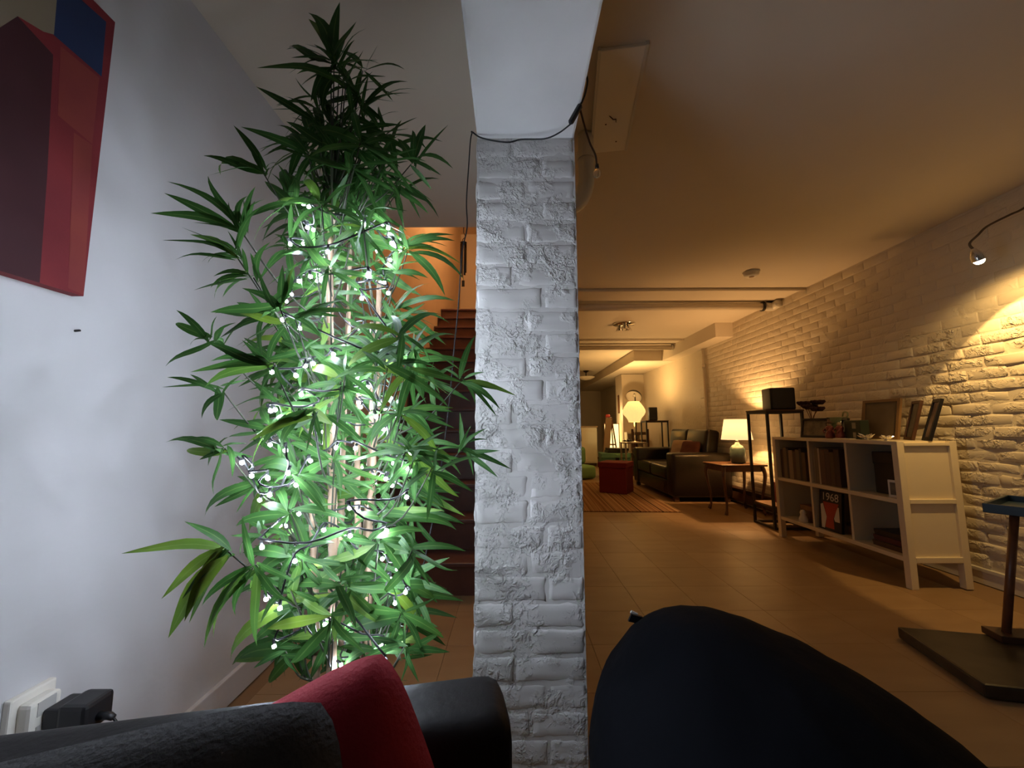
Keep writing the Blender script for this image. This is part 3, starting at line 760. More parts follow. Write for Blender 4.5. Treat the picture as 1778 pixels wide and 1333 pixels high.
# ================================================================== BOOKCASE AND WHAT STANDS ON IT
BX0, BX1, BY0, BY1, BH = 2.44, 2.82, 2.55, 3.77, .90
bk = thing('bookcase', 'low cream-painted open bookcase with six cubes and panelled ends', 'bookcase', (2.63, 3.16, 0))
hx, hy = .19, .61
P = 'upright'
for sx in (-1, 1):
    for sy in (-1, 1):
        xx = sx*(hx-.0225); yy = sy*(hy-.02)
        MB().box((xx, yy, BH/2), (.045, .04, BH)).build('leg_post', M_white, bk, bevel=.003)
MB().box((0, 0, BH-.0125), (hx*2-.004, hy*2-.05, .025)).build('top_board', M_white, bk, bevel=.003)
for z in (.52, .17): MB().box((0, 0, z), (hx*2-.01, hy*2-.06, .028)).build('shelf', M_white, bk, bevel=.003)
for q in (-1, 1): MB().box((.005, q*(hy-.05)/3*1.0, .53), (hx*2-.03, .02, .70)).build('divider', M_white, bk, bevel=.002)
MB().box((hx-.012, 0, .53), (.008, hy*2-.06, .72)).build('back_panel', M_white, bk)
for sy in (-1, 1):
    MB().box((0, sy*(hy-.022), .53), (hx*2-.08, .012, .72)).build('end_panel', M_white, bk)
    for z, h in ((.88, .022), (.525, .03), (.172, .035)):
        MB().box((0, sy*(hy-.010), z), (hx*2-.088, .022, h)).build('end_rail', M_white, bk, bevel=.005)
        MB().box((0, sy*(hy-.006), z+h/2-.004), (hx*2-.088, .014, .008)).build('end_bead', M_white, bk, bevel=.003)

def W(x, y): return Vector((x, y, 0))
def book(y, w_, h_, d_, col, label, z=.535, x=2.46, lean=0.0, group='books in the bookcase'):
    m = mat('cover_%02d%02d%02d' % tuple(int(c*99) for c in col), col, rough=.55)
    t = thing('book', label, 'book', (x+.01, y, z), 0, group); t.rotation_euler = (lean, 0, 0)
    MB().span((0, -w_/2, 0), (d_, -w_/2+.003, h_)).build('cover', m, t); MB().span((0, w_/2-.003, 0), (d_, w_/2, h_)).build('cover', m, t)
    MB().span((-.004, -w_/2, 0), (0, w_/2, h_)).build('spine', m, t)
    MB().span((.0, -w_/2+.003, .004), (d_-.006, w_/2-.003, h_-.004)).build('pages', M_paper, t)
    return t
bc = [(.10, .06, .035), (.22, .16, .10), (.05, .04, .035), (.30, .22, .15), (.08, .045, .03), (.14, .10, .07), (.035, .03, .03)]
bn = ['dull brown', 'tan', 'charcoal', 'pale buff', 'dark chestnut', 'olive brown', 'black']
y = 3.725
for k, (w_, h_) in enumerate(((.03, .25), (.042, .27), (.026, .26), (.05, .25), (.034, .24), (.045, .26), (.028, .27), (.04, .24))):
    y -= w_+.0015
    c_ = bc[k % 7]
    book(y+w_/2, w_, h_, .20, c_, ['dull brown thin book', 'tan wide book', 'charcoal narrow book', 'pale buff thickest book', 'dark chestnut book', 'olive brown book', 'black tall thin book', 'dull brown book with a wider spine'][k]+' in the upper shelf cube by the metal stand', x=2.475)
y = 3.335
for k, (w_, h_) in enumerate(((.022, .27), (.03, .29), (.014, .285), (.05, .275), (.045, .28), (.04, .26), (.05, .285))):
    y -= w_+.003
    c_ = [(.30, .24, .17), (.20, .15, .10), (.55, .45, .32), (.13, .07, .05), (.09, .05, .04), (.10, .06, .04), (.06, .035, .03)][k]
    book(y+w_/2, w_, h_, .21, c_, ['buff slim book', 'brown slim book', 'cream-spined thinnest book', 'wide red-brown book', 'dark brown wide book', 'dark umber book', 'near-black wide book'][k]+' in the middle upper shelf cube', x=2.475)
bb_ = thing('storage_box', 'black box filling the upper shelf cube at the lit end of the bookcase', 'box', (2.64, 2.74, .534))
MB().span((-.08, -.125, 0), (.13, .125, .26)).build('body', M_blackp, bb_, bevel=.006); MB().span((-.083, -.128, .20), (.133, .128, .285)).build('lid', M_blackp, bb_, bevel=.006)
cf = thing('photo_frame', 'tiny pale photo frame inside the upper shelf cube before the black box', 'frame', (2.50, 2.655, .534), math.radians(-90+12))
MB().box((0, 0, .055), (.075, .012, .11)).build('frame', M_paper, cf, bevel=.002); MB().box((0, -.0065, .055), (.05, .002, .08)).build('picture', mat('dim_photo', (.08, .07, .06), col2=(.25, .2, .15), vscale=30), cf)
# lower shelf
s_ = thing('keepsake_box', 'small brown box with a pale figure, lower shelf by the metal stand', 'box', (2.60, 3.50, .184))
MB().span((-.07, -.09, 0), (.07, .09, .12)).build('body', M_wooddark, s_, bevel=.004)
MB().span((-.072, -.092, .095), (.072, .092, .135)).build('lid', M_wood, s_, bevel=.004)
fg = tag(MB().lathe([(.001, .0), (.03, .0), (.034, .03), (.02, .06), (.024, .08), (.014, .1), (.001, .104)], 14).build('figurine', M_paper, None, smooth=True, loc=(2.485, 3.50, .184)), 'pale rounded figurine in front of the brown keepsake box', 'figurine')
pb_ = thing('picture_book', 'tall black book with red cover picture and white numerals, lower shelf', 'book', (2.475, 3.205, .1865), math.radians(-90))
pb_.rotation_euler = (math.radians(-5), 0, math.radians(-90))
MB().span((-.11, 0, 0), (.11, .022, .30)).build('cover', M_blackp, pb_, bevel=.002)
mr_ = mat('print_red', (.40, .04, .015), rough=.6); mw_ = mat('print_white', (.72, .66, .56), rough=.6)
MB().poly([(-.07, -.0012, .215), (.085, -.0012, .215), (.035, -.0012, .10), (.045, -.0012, .02), (-.045, -.0012, .02), (-.030, -.0012, .10)]).build('cover_print', mr_, pb_)
MB().poly([(-.095, -.0008, .19), (-.07, -.0008, .20), (-.032, -.0008, .10), (-.05, -.0008, .012), (-.08, -.0008, .012)]).build('cover_print', mw_, pb_)
MB().poly([(.085, -.0008, .19), (.07, -.0008, .19), (.04, -.0008, .10), (.05, -.0008, .08), (.095, -.0008, .08)]).build('cover_print', mw_, pb_)
fc = bpy.data.curves.new('numerals', 'FONT'); fc.body = '1968'; fc.size = .085; fc.align_x = 'CENTER'; fc.extrude = .0004
fo = bpy.data.objects.new('numerals', fc); C.objects.link(fo)
bpy.context.view_layer.update()
nm = bpy.data.meshes.new_from_object(fo.evaluated_get(bpy.context.evaluated_depsgraph_get())); bpy.data.objects.remove(fo)
nm.materials.clear(); nm.materials.append(mw_)
put('cover_numerals', nm, pb_, (0, -.0016, .228), (PI/2, 0, 0))
sbx = thing('storage_box', 'low brown card box beside the black picture book', 'box', (2.64, 3.06, .184))
MB().span((-.09, -.07, 0), (.09, .07, .075)).build('body', M_wood, sbx, bevel=.003); MB().span((-.092, -.072, .06), (.092, .072, .085)).build('lid', M_wooddark, sbx, bevel=.003)
for k in range(3):
    g_ = thing('game_box', ['flat dark box at the bottom of the lower shelf stack', 'flat dark maroon box in the middle of the lower shelf stack', 'flat black box topping the lower shelf stack'][k], 'box', (2.61+.008*k, 2.74, .184+k*.036), 0, 'flat boxes stacked in the bookcase')
    MB().span((-.11, -.12+.01*k, 0), (.11, .12, .022)).build('body', (M_wooddark, M_maroon, M_blackp)[k], g_, bevel=.002); MB().span((-.112, -.122+.01*k, .018), (.112, .122, .035)).build('lid', (M_wooddark, M_maroon, M_blackp)[k], g_, bevel=.002)

TOP = BH+.0005
def pframe(label, y0, y1, h_, x, bord, fm, lean=12, rz=0, pic=(.10, .085, .06), pic2=(.28, .22, .15), sc=18, cut=None, group=None, z=TOP):
    """a framed picture standing on the bookcase, facing -X (into the room)"""
    w_ = abs(y1-y0); t = thing('photo_frame', label, 'frame', (x, (y0+y1)/2, z), math.radians(-90+rz), group)
    R = Matrix.Rotation(math.radians(-lean), 3, 'X')
    def bx(c_, d_, nm_, m, bv=.002):
        o = MB().box(c_, d_).build(nm_, m, t, bevel=bv); o.rotation_euler = (math.radians(-lean), 0, 0); return o
    for q in (-1, 1): bx((q*(w_/2-bord/2), 0, h_/2), (bord, .018, h_), 'frame_side', fm)
    bx((0, 0, bord/2), (w_-2*bord, .018, bord), 'frame_rail', fm); bx((0, 0, h_-bord/2), (w_-2*bord, .018, bord), 'frame_rail', fm)
    bx((0, .003, h_/2), (w_-bord, .008, h_-bord), 'picture', mat('photo_'+label[:18].replace(' ', '_'), pic, rough=.35, col2=pic2, vscale=sc), 0)
    if cut: bx((0, -.0025, h_/2), (w_-2*bord-.004, .003, h_-2*bord-.004), 'mat_board', cut, 0)
    return t
m_frw = mat('light_wood_frame', (.20, .11, .045), rough=.45)
pframe('landscape photo in a plain black frame next to the metal stand', 3.52, 3.28, .165, 2.56, .018, M_black, 10, 12)
pframe('small black photo frame tucked behind the landscape photo', 3.28, 3.15, .165, 2.64, .016, M_black, 14, -25, (.05, .055, .06), (.12, .12, .12))
pframe('large light wood frame leaning on the wall behind the figurines', 3.17, 2.86, .30, 2.755, .022, m_frw, 10, 0, (.09, .065, .04), (.15, .11, .07), 5)
pframe('dark portrait frame next to the light wood frame', 2.845, 2.70, .275, 2.74, .020, M_wooddark, 14, -28, (.06, .065, .05), (.16, .16, .13), 14)
pframe('tall black frame with a pale portrait at the lit end of the bookcase', 2.695, 2.555, .28, 2.71, .022, M_black, 16, -32, (.10, .07, .055), (.40, .30, .24), 12)
gb = thing('gift_box', 'dark green box with a pale label before the light wood frame', 'box', (2.60, 3.02, TOP), math.radians(-8))
MB().span((-.03, -.085, 0), (.03, .085, .14)).build('body', mat('dark_green_card', (.022, .035, .018), rough=.5), gb, bevel=.003)
MB().box((-.0305, -.02, .10), (.001, .04, .045)).build('label_patch', mat('pale_label', (.30, .28, .20)), gb); MB().box((-.0305, -.02, .03), (.001, .03, .04)).build('label_patch', MATS['pale_label'], gb)
# figurines
for k, (yy, xx, hh) in enumerate(((3.215, 2.55, .13), (3.14, 2.57, .145))):
    f_ = thing('figurine', ['red-robed figurine with a hat, next to the photo frames', 'red-robed figurine with a bare head, next to the green box'][k], 'figurine', (xx, yy, TOP), 0, 'red figurines')
    MB().lathe([(.030, 0), (.034, .02), (.022, .06), (.028, .085), (.018, .1)], 14).build('robe', mat('figurine_red', (.20, .04, .03), rough=.4), f_, smooth=True)
    MB().lathe([(.001, .095), (.013, .10), (.016, .112), (.012, .125), (.001, .128)], 12).build('head', M_beige, f_, smooth=True)
    MB().tube([(-.01, -.02, .08), (-.03, -.03, .06), (-.032, -.012, .045)], .007, 8).build('arm', MATS['figurine_red'], f_, smooth=True)
    MB().tube([(-.01, .02, .08), (-.03, .03, .06), (-.032, .012, .045)], .007, 8).build('arm', MATS['figurine_red'], f_, smooth=True)
    if k == 0: MB().lathe([(.032, .125), (.030, .129), (.012, .134), (.009, .150), (.001, .152)], 14).build('hat', M_wooddark, f_, smooth=True)
tag(MB().box((0, 0, .003), (.06, .12, .004)).build('envelope', M_paper, None, loc=(2.50, 3.02, TOP), rot=(0, 0, .25)), 'white paper slip lying on the bookcase edge', 'paper')
# silver ornament: a cluster of folded petals
for k, (yy, xx) in enumerate(((2.83, 2.50), (2.70, 2.52))):
    o_ = thing('crystal_ornament', ['silver star ornament with long folded petals on the bookcase', 'smaller silver beaded ornament before the tall black frame'][k], 'ornament', (xx, yy, TOP))
    for q in range(9 if k == 0 else 12):
        a = q*2*PI/(9 if k == 0 else 12)+k; el = .35+.45*((q*37) % 10)/10; l = (.062 if k == 0 else .045)*(.8+.04*(q % 5))
        d = Vector((math.cos(a)*math.cos(el), math.sin(a)*math.cos(el), math.sin(el)))
        MB().tube([Vector((0, 0, .008))+d*.005, Vector((0, 0, .01))+d*l*.5, Vector((0, 0, .008))+d*l], [.003, .009, .001], 6).build('petal', M_silver, o_)
    MB().lathe([(.014, 0), (.016, .008), (.006, .016)], 10).build('base', M_silver, o_, smooth=True)
# flowers
fl = thing('flower_vase', 'dark red silk flowers on forked stems in a narrow brown vase', 'flowers', (2.72, 3.62, TOP))
MB().lathe([(.026, 0), (.032, .03), (.022, .09), (.014, .13), (.018, .15)], 16).build('vase', M_wood, fl, smooth=True)
fh = [(-.0, .085, .295), (-.02, -.02, .255), (.0, -.085, .295), (-.02, -.10, .235), (0, .035, .265)]
for k, p in enumerate(fh):
    MB().tube(spline([(0, 0, .13), (p[0]*.4, p[1]*.35, .19), p], 3), .0035, 5).build('stem', M_wood, fl, smooth=True)
    h_ = MB()
    for q in range(7):
        a = q*2*PI/7; d = Vector((math.cos(a), math.sin(a), .45)).normalized()
        h_.tube([Vector(p), Vector(p)+d*.03, Vector(p)+d*.06], [.008, .024, .010], 6)
    h_.build('bloom', mat('dark_bloom', (.030, .006, .008), rough=.9), fl, smooth=True)
gv = thing('glass_bowl', 'pale green glass piece with a curled handle behind the photo frames', 'glassware', (2.74, 3.36, TOP))
MB().lathe([(.03, 0), (.05, .06), (.075, .17), (.070, .17), (.045, .06), (.02, .01)], 18).build('bowl', mat('green_glass', (.5, .6, .35), rough=.1, alpha_glass=.7), gv, smooth=True)
MB().tube(spline([(-.01, -.06, .13), (-.01, -.11, .17), (-.01, -.115, .205), (-.01, -.08, .21), (-.01, -.065, .175)], 4), .006, 6).build('handle', MATS['green_glass'], gv, smooth=True)

# ================================================================== METAL STANDS, SPEAKERS, LAMPS
def metal_stand(label, loc, sx, sy, h, low=.2):
    t = thing('metal_stand', label, 'stand', loc, 0, 'black metal stands'); b = .011
    for x in (-1, 1):
        for y in (-1, 1): MB().box((x*(sx/2-b), y*(sy/2-b), h/2), (b*2, b*2, h)).build('leg', M_black, t)
    for z in (b, low, h-b):
        for q in (-1, 1):
            MB().box((q*(sx/2-b), 0, z), (b*2, sy-4*b, b*2)).build('rail', M_black, t); MB().box((0, q*(sy/2-b), z), (sx-4*b, b*2, b*2)).build('rail', M_black, t)
    MB().box((0, 0, h+.007), (sx+.01, sy+.01, .014)).build('top', M_wooddark, t, bevel=.002)
    MB().box((0, 0, low+.017), (sx-.01, sy-.01, .012)).build('lower_shelf', M_wood, t)
    return t
metal_stand('tall black metal stand between the bookcase and the side table', (2.72, 4.14, 0), .37, .34, 1.15)
metal_stand('tall black metal stand beyond the far end of the leather sofa', (2.71, 7.62, 0), .42, .32, 1.10)
def speaker(label, loc, wd, dp_, h, rz):
    t = thing('loudspeaker', label, 'speaker', loc, rz, 'loudspeakers')
    auto_smooth(MB().span((-wd/2, -dp_/2, 0), (wd/2, dp_/2, h)).build('cabinet', M_blackp, t, bevel=.018, seg=3))
    MB().box((0, -dp_/2-.003, h*.5), (wd-.03, .006, h-.03)).build('grille', M_black, t, bevel=.002)
    MB().box((wd/2+.003, .0, h*.55), (.008, .05, .06)).build('bracket', M_blackp, t)
    return t
speaker('black boxy loudspeaker on the stand beside the bookcase', (2.77, 4.13, 1.1655), .235, .20, .225, math.radians(-10))
speaker('narrow black loudspeaker on the far stand', (2.68, 7.60, 1.1155), .155, .16, .25, math.radians(-10))
vz = thing('red_folder', 'red folder standing on the lower shelf of the near metal stand', 'folder', (2.76, 4.10, .2245))
MB().span((-.06, -.11, 0), (-.045, .11, .20)).build('cover', M_redbox, vz); MB().span((-.044, -.105, 0), (-.03, .105, .195)).build('pages', M_paper, vz)

# ---- side table and table lamp
M_tabw = mat('table_brown_wood', (.13, .058, .026), rough=.35, var=.3, vscale=14)
tb = thing('side_table', 'small wooden side table with curved cabriole legs beside the leather sofa', 'table', (2.62, 4.78, 0))
MB().box((0, 0, .555), (.52, .46, .022)).build('table_top', M_tabw, tb, bevel=.007)
for q in (-1, 1):
    MB().box((0, q*.185, .515), (.40, .018, .06)).build('apron', M_tabw, tb); MB().box((q*.215, 0, .515), (.018, .34, .06)).build('apron', M_tabw, tb)
for sx in (-1, 1):
    for sy in (-1, 1):
        p = [Vector((sx*.215, sy*.185, .544)), Vector((sx*.235, sy*.205, .46)), Vector((sx*.225, sy*.195, .34)), Vector((sx*.205, sy*.178, .20)), Vector((sx*.205, sy*.178, .08)), Vector((sx*.225, sy*.195, .012))]
        s_ = spline(p, 4); n = len(s_)
        MB().tube(s_, [.026-.013*math.sin(PI*.5*min(1, i/(n*.8))) + (.006 if i > n-4 else 0) for i in range(n)], 8).build('leg', M_tabw, tb, smooth=True)
tl = thing('table_lamp', 'glowing cream-shaded table lamp with blue-grey ceramic base on side table', 'lamp', (2.665, 4.76, .566))
MB().lathe([(.055, 0), (.078, .012), (.084, .08), (.082, .17), (.062, .205), (.028, .222), (.020, .245)], 24).build('base', M_tealbase, tl, smooth=True)
MB().lathe([(.016, .245), (.016, .285)], 12).build('socket', M_chrome, tl, smooth=True)
M_shade = mat('lit_shade', (.92, .80, .55), rough=.9, trans=.025, emit=(1, .78, .40), estr=.7)
MB().lathe([(.168, .278), (.125, .515)], 36, caps=False).build('shade', M_shade, tl, smooth=True)
MB().lathe([(.168, .276), (.170, .284)], 36, caps=False).build('shade_trim', M_shade, tl); MB().lathe([(.125, .511), (.127, .518)], 36, caps=False).build('shade_trim', M_shade, tl)
MB().lathe([(.001, .395), (.022, .385), (.03, .36), (.02, .32), (.013, .285)], 14).build('bulb', mat('warm_bulb', (1, .9, .7), emit=(1, .66, .28), estr=30), tl, smooth=True)
lamp('table_lamp_light', 'POINT', (0, 0, .42), 52, (1, .54, .20), tl, .025)

# ---- heater along the wall
ht = thing('baseboard_heater', 'long dark low heater running along the brick wall behind the side table', 'heater', (2.955, 4.95, 0))
MB().span((-.01, -.98, .03), (.035, .98, .21)).build('back', M_wooddark, ht); MB().span((-.04, -.98, .06), (-.032, .98, .15)).build('front_panel', M_wooddark, ht); MB().span((-.045, -.98, .19), (.035, .98, .205)).build('top_cover', M_wooddark, ht, bevel=.003)
for q in (-.97, .97): MB().span((-.045, q-.012, 0), (.035, q+.012, .21)).build('end_cap', M_wooddark, ht)

# ================================================================== LEATHER SOFA, RUG, OTTOMAN, FAR FURNITURE
s2 = thing('leather_sofa', 'dark brown leather two-seat sofa against the brick wall beyond the side table', 'sofa', (2.53, 6.25, 0))
soft_box((-.40, -.87, .06), (.40, -.64, .645), .05, 4, name='arm', m=M_leather, parent=s2)
soft_box((-.40, .64, .06), (.40, .87, .645), .05, 4, name='arm', m=M_leather, parent=s2)
soft_box((-.38, -.64, .06), (.40, .64, .27), .03, 3, name='base', m=M_leather, parent=s2)
for k in (0, 1):
    soft_box((-.40, -.638+k*.64, .27), (.20, -.002+k*.64, .45), .05, 4, name='seat_cushion', m=M_leather, parent=s2)
    o = soft_box((-.09, -.638+k*.64, 0), (.11, -.002+k*.64, .52), .06, 4, name='back_cushion', m=M_leather, parent=s2)
    o.location = (.20, 0, .44); o.rotation_euler = (0, math.radians(10), 0)
for sx in (-.34, .34):
    for sy in (-.8, .8): MB().box((sx, sy, .032), (.06, .06, .062)).build('foot', M_wooddark, s2)
pillow('throw_cushion', .38, .34, .10, M_beige, 'beige cushion leaning on the back of the far leather sofa', (2.575, 6.13, .64), (math.radians(-20), 0, math.radians(-62)), seed=8)
pillow('throw_cushion', .38, .34, .10, M_maroon, 'dark maroon cushion beside the beige one on the far leather sofa', (2.57, 5.84, .635), (math.radians(-20), 0, math.radians(-75)), seed=9)
rg = MB().box((0, 0, .006), (1.75, 2.45, .010)).build('striped_rug', rug_mat(), None, loc=(1.17, 6.05, 0), rot=(0, 0, math.radians(-3)))
tag(rg, 'flat woven rug with brown and cream stripes under the red ottoman', 'rug')
ot = thing('ottoman', 'red felt storage cube with a lid standing on the striped rug', 'ottoman', (1.60, 6.24, .012), math.radians(-31))
MB().span((-.205, -.205, 0), (.205, .205, .39)).build('body', M_redbox, ot, bevel=.008); MB().span((-.218, -.218, .375), (.218, .218, .455)).build('lid', M_redbox, ot, bevel=.012)
gc = thing('plush_chair', 'low green plush children\'s chair mostly hidden behind the pillar', 'chair', (1.30, 7.95, 0), math.radians(20))
for nm_, a, b_ in (('seat', (-.25, -.27, .01), (.25, .25, .26)), ('backrest', (-.25, .10, .262), (.25, .27, .60))):
    soft_box(a, b_, .08, 4, name=nm_, m=M_green, parent=gc)
tc_ = thing('trunk', 'teal painted trunk with a dark latch behind the red ottoman', 'trunk', (2.06, 8.15, 0), math.radians(-4))
MB().span((-.28, -.20, 0), (.28, .20, .38)).build('body', M_teal, tc_, bevel=.006); MB().span((-.29, -.21, .385), (.29, .21, .48)).build('lid', M_teal, tc_, bevel=.012)
MB().box((.02, -.212, .37), (.07, .012, .05)).build('latch', M_black, tc_)
for k in range(2):
    b_ = thing('flat_case', ['flat black case lying on the teal trunk', 'thin black case on top of another on the teal trunk'][k], 'case', (2.10+.02*k, 8.15, .481+.047*k), 0, 'flat black cases on the teal trunk')
    MB().span((-.2, -.15, 0), (.2, .15, .045)).build('body', M_blackp, b_, bevel=.004); MB().box((0, -.155, .022), (.06, .012, .012)).build('handle', M_black, b_)
cs = thing('console_table', 'narrow table with clear legs behind the far sofa arm', 'table', (2.27, 7.52, 0))
MB().box((0, 0, .70), (.42, .36, .02)).build('table_top', mat('smoked_glass', (.25, .2, .15), rough=.1), cs, bevel=.003)
for sx in (-1, 1):
    for sy in (-1, 1): MB().box((sx*.19, sy*.16, .345), (.028, .028, .69)).build('leg', mat('acrylic', (.45, .36, .25), rough=.15), cs)
dv = thing('dried_wreath', 'dark bundle of dried leaves lying on the clear-legged table', 'decoration', (2.14, 7.45, .711))
for q in range(14):
    a = q*2.4; MB().tube([(0, 0, .012), (math.cos(a)*.05, math.sin(a)*.06, .025+.015*(q % 3)), (math.cos(a)*.10, math.sin(a)*.12, .014+.012*(q % 4))], [.004, .010, .002], 5).build('dried_leaf', M_black, dv)
# lantern lamp
ln = thing('lantern_lamp', 'glowing pleated lantern-shaped lamp on a slim stem', 'lamp', (2.31, 7.55, .711))
MB().lathe([(.07, 0), (.07, .012), (.012, .02)], 20).build('foot', M_chrome, ln, smooth=True); MB().tube([(0, 0, .015), (0, 0, .39)], .009, 10).build('stem', M_chrome, ln, smooth=True)
M_lan = mat('lit_lantern', (.95, .80, .42), rough=.9, emit=(1, .72, .26), estr=.85, trans=.01)
MB().lathe([(.105, .375), (.110, .40), (.135, .45), (.185, .51), (.208, .56), (.205, .60), (.175, .66), (.135, .72), (.108, .755), (.100, .765)], 56, caps=False, ripple=.012).build('shade', M_lan, ln)
lamp('lantern_light', 'POINT', (0, 0, .74), 55, (1, .60, .22), ln, .06)
# dome floor lamp
df = thing('dome_lamp', 'unlit black dome lamp tilted on a tall floor stand', 'lamp', (2.62, 8.45, 0))
MB().lathe([(.14, 0), (.14, .02), (.02, .03)], 24).build('base', M_black, df, smooth=True); MB().tube([(0, 0, .02), (0, 0, 1.62), (-.02, -.02, 1.70)], .012, 10).build('pole', M_black, df, smooth=True)
dd = Vector((-.42, -.60, -.68)).normalized(); Rd = dd.to_track_quat('-Z', 'Y').to_matrix()
prof = [(.165*math.sin(a), .165*math.cos(a)*.9) for a in [i*PI/2/8 for i in range(8, 0, -1)]]+[(.001, .149)]
hc = Vector((-.045, -.06, 1.62))
MB().lathe(prof, 28, hc, Rd, caps=False).build('dome', M_black, df, smooth=True)
MB().lathe([(r*.97, z*.96) for r, z in prof], 28, hc, Rd, caps=False).build('dome_lining', mat('dome_white', (.75, .68, .58), rough=.6), df, smooth=True)
MB().lathe([(.001, .02), (.028, .03), (.03, .06), (.014, .1)], 12, hc, Rd, caps=False).build('bulb', M_paper, df, smooth=True)
# chair behind the console
ck = thing('dining_chair', 'dark wooden chair behind the far metal stand', 'chair', (2.70, 8.15, 0), math.radians(15))
MB().box((0, 0, .45), (.42, .40, .04)).build('seat', M_wooddark, ck, bevel=.008)
for sx in (-1, 1):
    MB().box((sx*.18, -.17, .215), (.035, .035, .43)).build('leg', M_wooddark, ck); MB().box((sx*.18, .17, .475), (.035, .035, .95)).build('leg', M_wooddark, ck)
for z in (.70, .86): MB().box((0, .17, z), (.33, .02, .06)).build('back_slat', M_wooddark, ck)
# easel with box lamp behind it
ea = thing('easel', 'pale wooden folding easel standing in front of a glowing lamp', 'easel', (2.12, 8.75, 0))
for sx in (-1, 1):
    MB().tube([(sx*.17, -.16, 0), (sx*.06, 0, 1.20)], .016, 6).build('leg', M_wood, ea); MB().tube([(sx*.15, .20, 0), (sx*.05, .01, 1.20)], .014, 6).build('rear_leg', M_wood, ea)
MB().box((-.06, -.10, .82), (.13, .016, .74), Matrix.Rotation(math.radians(-6), 3, 'X') @ Matrix.Rotation(math.radians(7), 3, 'Y')).build('board', M_beige, ea)
MB().box((0, -.075, .62), (.24, .02, .03)).build('ledge', M_wood, ea)
tag(MB().lathe([(.001, 0), (.05, 0), (.055, .02), (.045, .06), (.001, .07)], 14).build('paint_pot', mat('pink_plastic', (.75, .10, .10), rough=.4), None, smooth=True, loc=(2.10, 8.75, 1.205)), 'pink-red pot perched on top of the easel', 'pot')
bl = thing('paper_lamp', 'square glowing paper lamp behind the easel', 'lamp', (2.38, 9.28, 0), math.radians(-8))
bl.location = (2.30, 9.25, 0)
MB().span((-.15, -.11, .52), (.15, .11, 1.06)).build('shade', mat('lit_paper', (.95, .8, .45), rough=.9, emit=(1, .74, .28), estr=2.0), bl)
for sx in (-1, 1):
    for sy in (-1, 1): MB().box((sx*.15, sy*.11, .54), (.016, .016, 1.08)).build('leg', M_wood, bl)
lamp('paper_lamp_light', 'POINT', (0, -.2, 1.3), 7, (1, .62, .25), bl, .08)
kc = thing('kitchen_unit', 'cream kitchen counter at the far end of the room', 'cabinet', (1.68, 10.6, 0))
MB().span((-.50, -.3, .08), (.50, .3, .98)).build('body', M_white, kc); MB().span((-.48, -.25, 0), (.48, .28, .08)).build('plinth', M_wooddark, kc); MB().span((-.52, -.32, .982), (.52, .32, 1.02)).build('worktop', M_beige, kc, bevel=.004)
for q in (-.25, .25):
    d_ = MB().box((q, -.312, .50), (.46, .02, .78)).build('door', M_white, kc, bevel=.004); MB().box((q+(.16 if q < 0 else -.16), -.33, .70), (.015, .02, .12)).build('handle', M_black, d_)
fp = thing('picture', 'narrow brown framed picture on the side of the white closet wall', 'picture', (2.49, 9.28, 1.52))
MB().box((0, 0, 0), (.018, .10, .42)).build('frame', M_wooddark, fp, bevel=.002); MB().box((-.0095, 0, 0), (.002, .07, .36)).build('print', M_wood, fp)
sh_ = thing('shelf_unit', 'small pale shelf of books in front of the closet wall', 'shelf', (2.66, 8.86, 0))
for z in (.02, .45, .86): MB().box((0, 0, z), (.26, .22, .022)).build('shelf', M_white, sh_)
for q in (-1, 1): MB().box((q*.14, 0, .44), (.02, .22, .88)).build('side', M_white, sh_)
for k in range(4):
    tag(MB().span((0, 0, 0), (.045, .16, .26+.02*(k % 2))).build('book', (M_paper, M_beige, M_maroon, M_wood)[k], None, loc=(2.545+k*.055, 8.78, .462), bevel=.002), ['white', 'beige', 'maroon', 'brown'][k]+' book on the small pale shelf by the closet', 'book', 'books on the small far shelf')

# ================================================================== CEILING AND WALL FITTINGS
p1 = thing('ceiling_pipe', 'thin white pipe crossing the ceiling nearest the smoke detector', 'pipe', (0, 3.93, 2.384))
MB().tube([(PX1, 0, 0), (WR, 0, 0)], .013, 10).build('pipe', M_ceil, p1, smooth=True)
p2 = thing('ceiling_pipe', 'thick white pipe under the ceiling with an elbow at the brick wall', 'pipe', (0, 4.38, 2.345))
MB().tube([(PX1, 0, 0), (2.90, 0, 0)], .042, 16).build('pipe', M_ceil, p2, smooth=True)
MB().tube(spline([(2.87, 0, 0), (2.93, 0, 0), (2.955, -.01, -.0), (2.965, -.05, .01), (2.965, -.10, .012)], 4), .048, 14).build('elbow', M_trimw, p2, smooth=True)
MB().lathe([(.054, -.012), (.054, .012)], 18, (2.84, 0, 0), Matrix.Rotation(PI/2, 3, 'Y')).build('clamp', M_black, p2)
MB().box((2.93, -.02, .05), (.10, .03, .012)).build('bracket', M_black, p2)
p3 = thing('ceiling_pipe', 'thin white pipe crossing the ceiling beside the boxed duct', 'pipe', (0, 6.28, 2.384))
MB().tube([(PX1, 0, 0), (2.76, 0, 0)], .013, 10).build('pipe', M_ceil, p3, smooth=True)
p4 = thing('ceiling_pipe', 'thick white pipe ending against the boxed duct', 'pipe', (0, 6.70, 2.345))
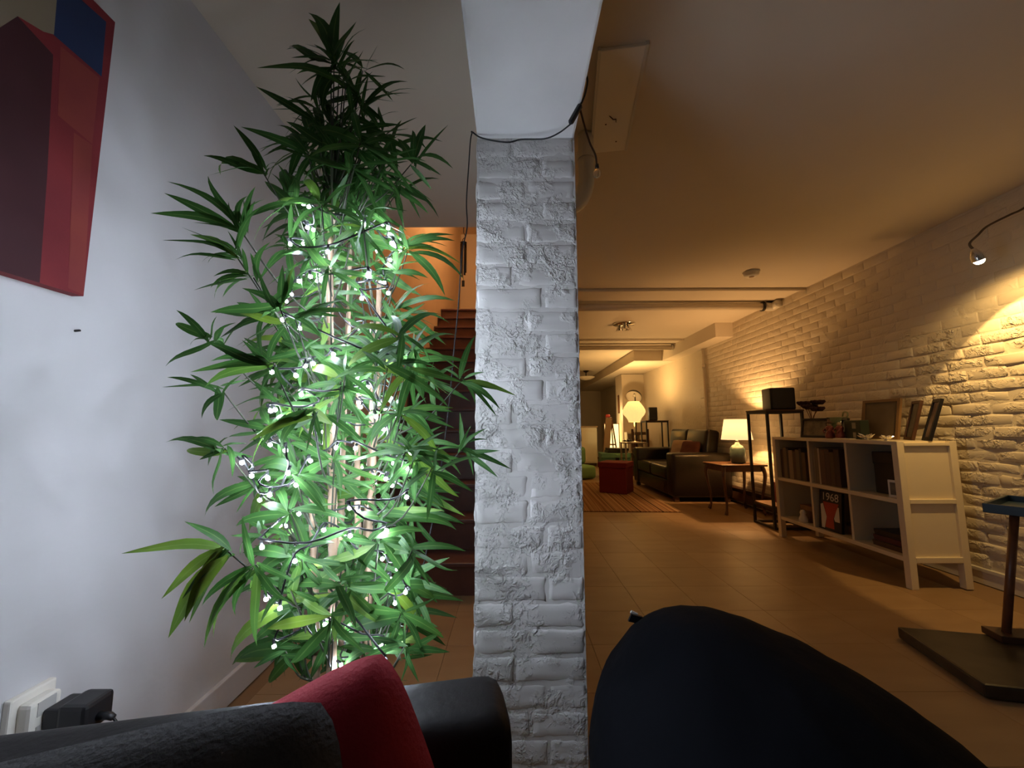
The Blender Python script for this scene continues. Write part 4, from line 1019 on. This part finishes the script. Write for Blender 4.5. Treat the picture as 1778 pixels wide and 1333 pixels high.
MB().tube([(PX1, 0, 0), (2.76, 0, 0)], .042, 16).build('pipe', M_ceil, p4, smooth=True); MB().lathe([(.052, -.012), (.052, .012)], 16, (2.74, 0, 0), Matrix.Rotation(PI/2, 3, 'Y')).build('clamp', M_trimw, p4)
vp = thing('wall_pipe', 'slim white pipe running up the brick wall behind the leather sofa', 'pipe', (2.975, 6.10, 0))
MB().tube([(0, 0, .21), (0, 0, 2.205)], .018, 10).build('pipe', M_ceil, vp, smooth=True); MB().lathe([(.026, 1.9), (.026, 1.96)], 12).build('coupling', M_ceil, vp, smooth=True)
sd = thing('smoke_detector', 'round white smoke detector on the ceiling above the metal stand', 'smoke detector', (2.19, 3.50, CEIL))
MB().lathe([(.045, -.045), (.062, -.03), (.066, -.012), (.072, 0)], 24).build('body', M_paper, sd, smooth=True); MB().lathe([(.02, -.049), (.022, -.044)], 14).build('sensor_cap', M_beige, sd)
cl = thing('ceiling_light', 'unlit flush ceiling light with clear glass shades between the pipes', 'ceiling light', (1.53, 5.30, CEIL))
MB().lathe([(.02, -.035), (.14, -.02), (.15, 0)], 26).build('plate', M_chrome, cl, smooth=True)
for k in range(3):
    a = k*2*PI/3+.4; c_ = (math.cos(a)*.07, math.sin(a)*.07, 0)
    MB().lathe([(.020, -.03), (.028, -.05), (.048, -.09), (.052, -.10)], 14, c_, caps=False).build('glass_shade', M_glass, cl, smooth=True); MB().lathe([(.014, -.028), (.016, -.06), (.008, -.07)], 10, c_).build('bulb_socket', M_black, cl, smooth=True)
c3 = thing('ceiling_light', 'unlit ceiling light with a dark stem and white bowl at the far end', 'ceiling light', (1.86, 9.9, CEIL))
MB().lathe([(.02, -.05), (.07, -.01), (.08, 0)], 20).build('canopy', M_black, c3, smooth=True); MB().tube([(0, 0, -.05), (0, 0, -.16)], .012, 8).build('stem', M_black, c3, smooth=True)
MB().lathe([(.001, -.24), (.10, -.225), (.20, -.18), (.22, -.155)], 26, caps=False).build('bowl', mat('opal_glass', (.75, .68, .55), rough=.3), c3, smooth=True)
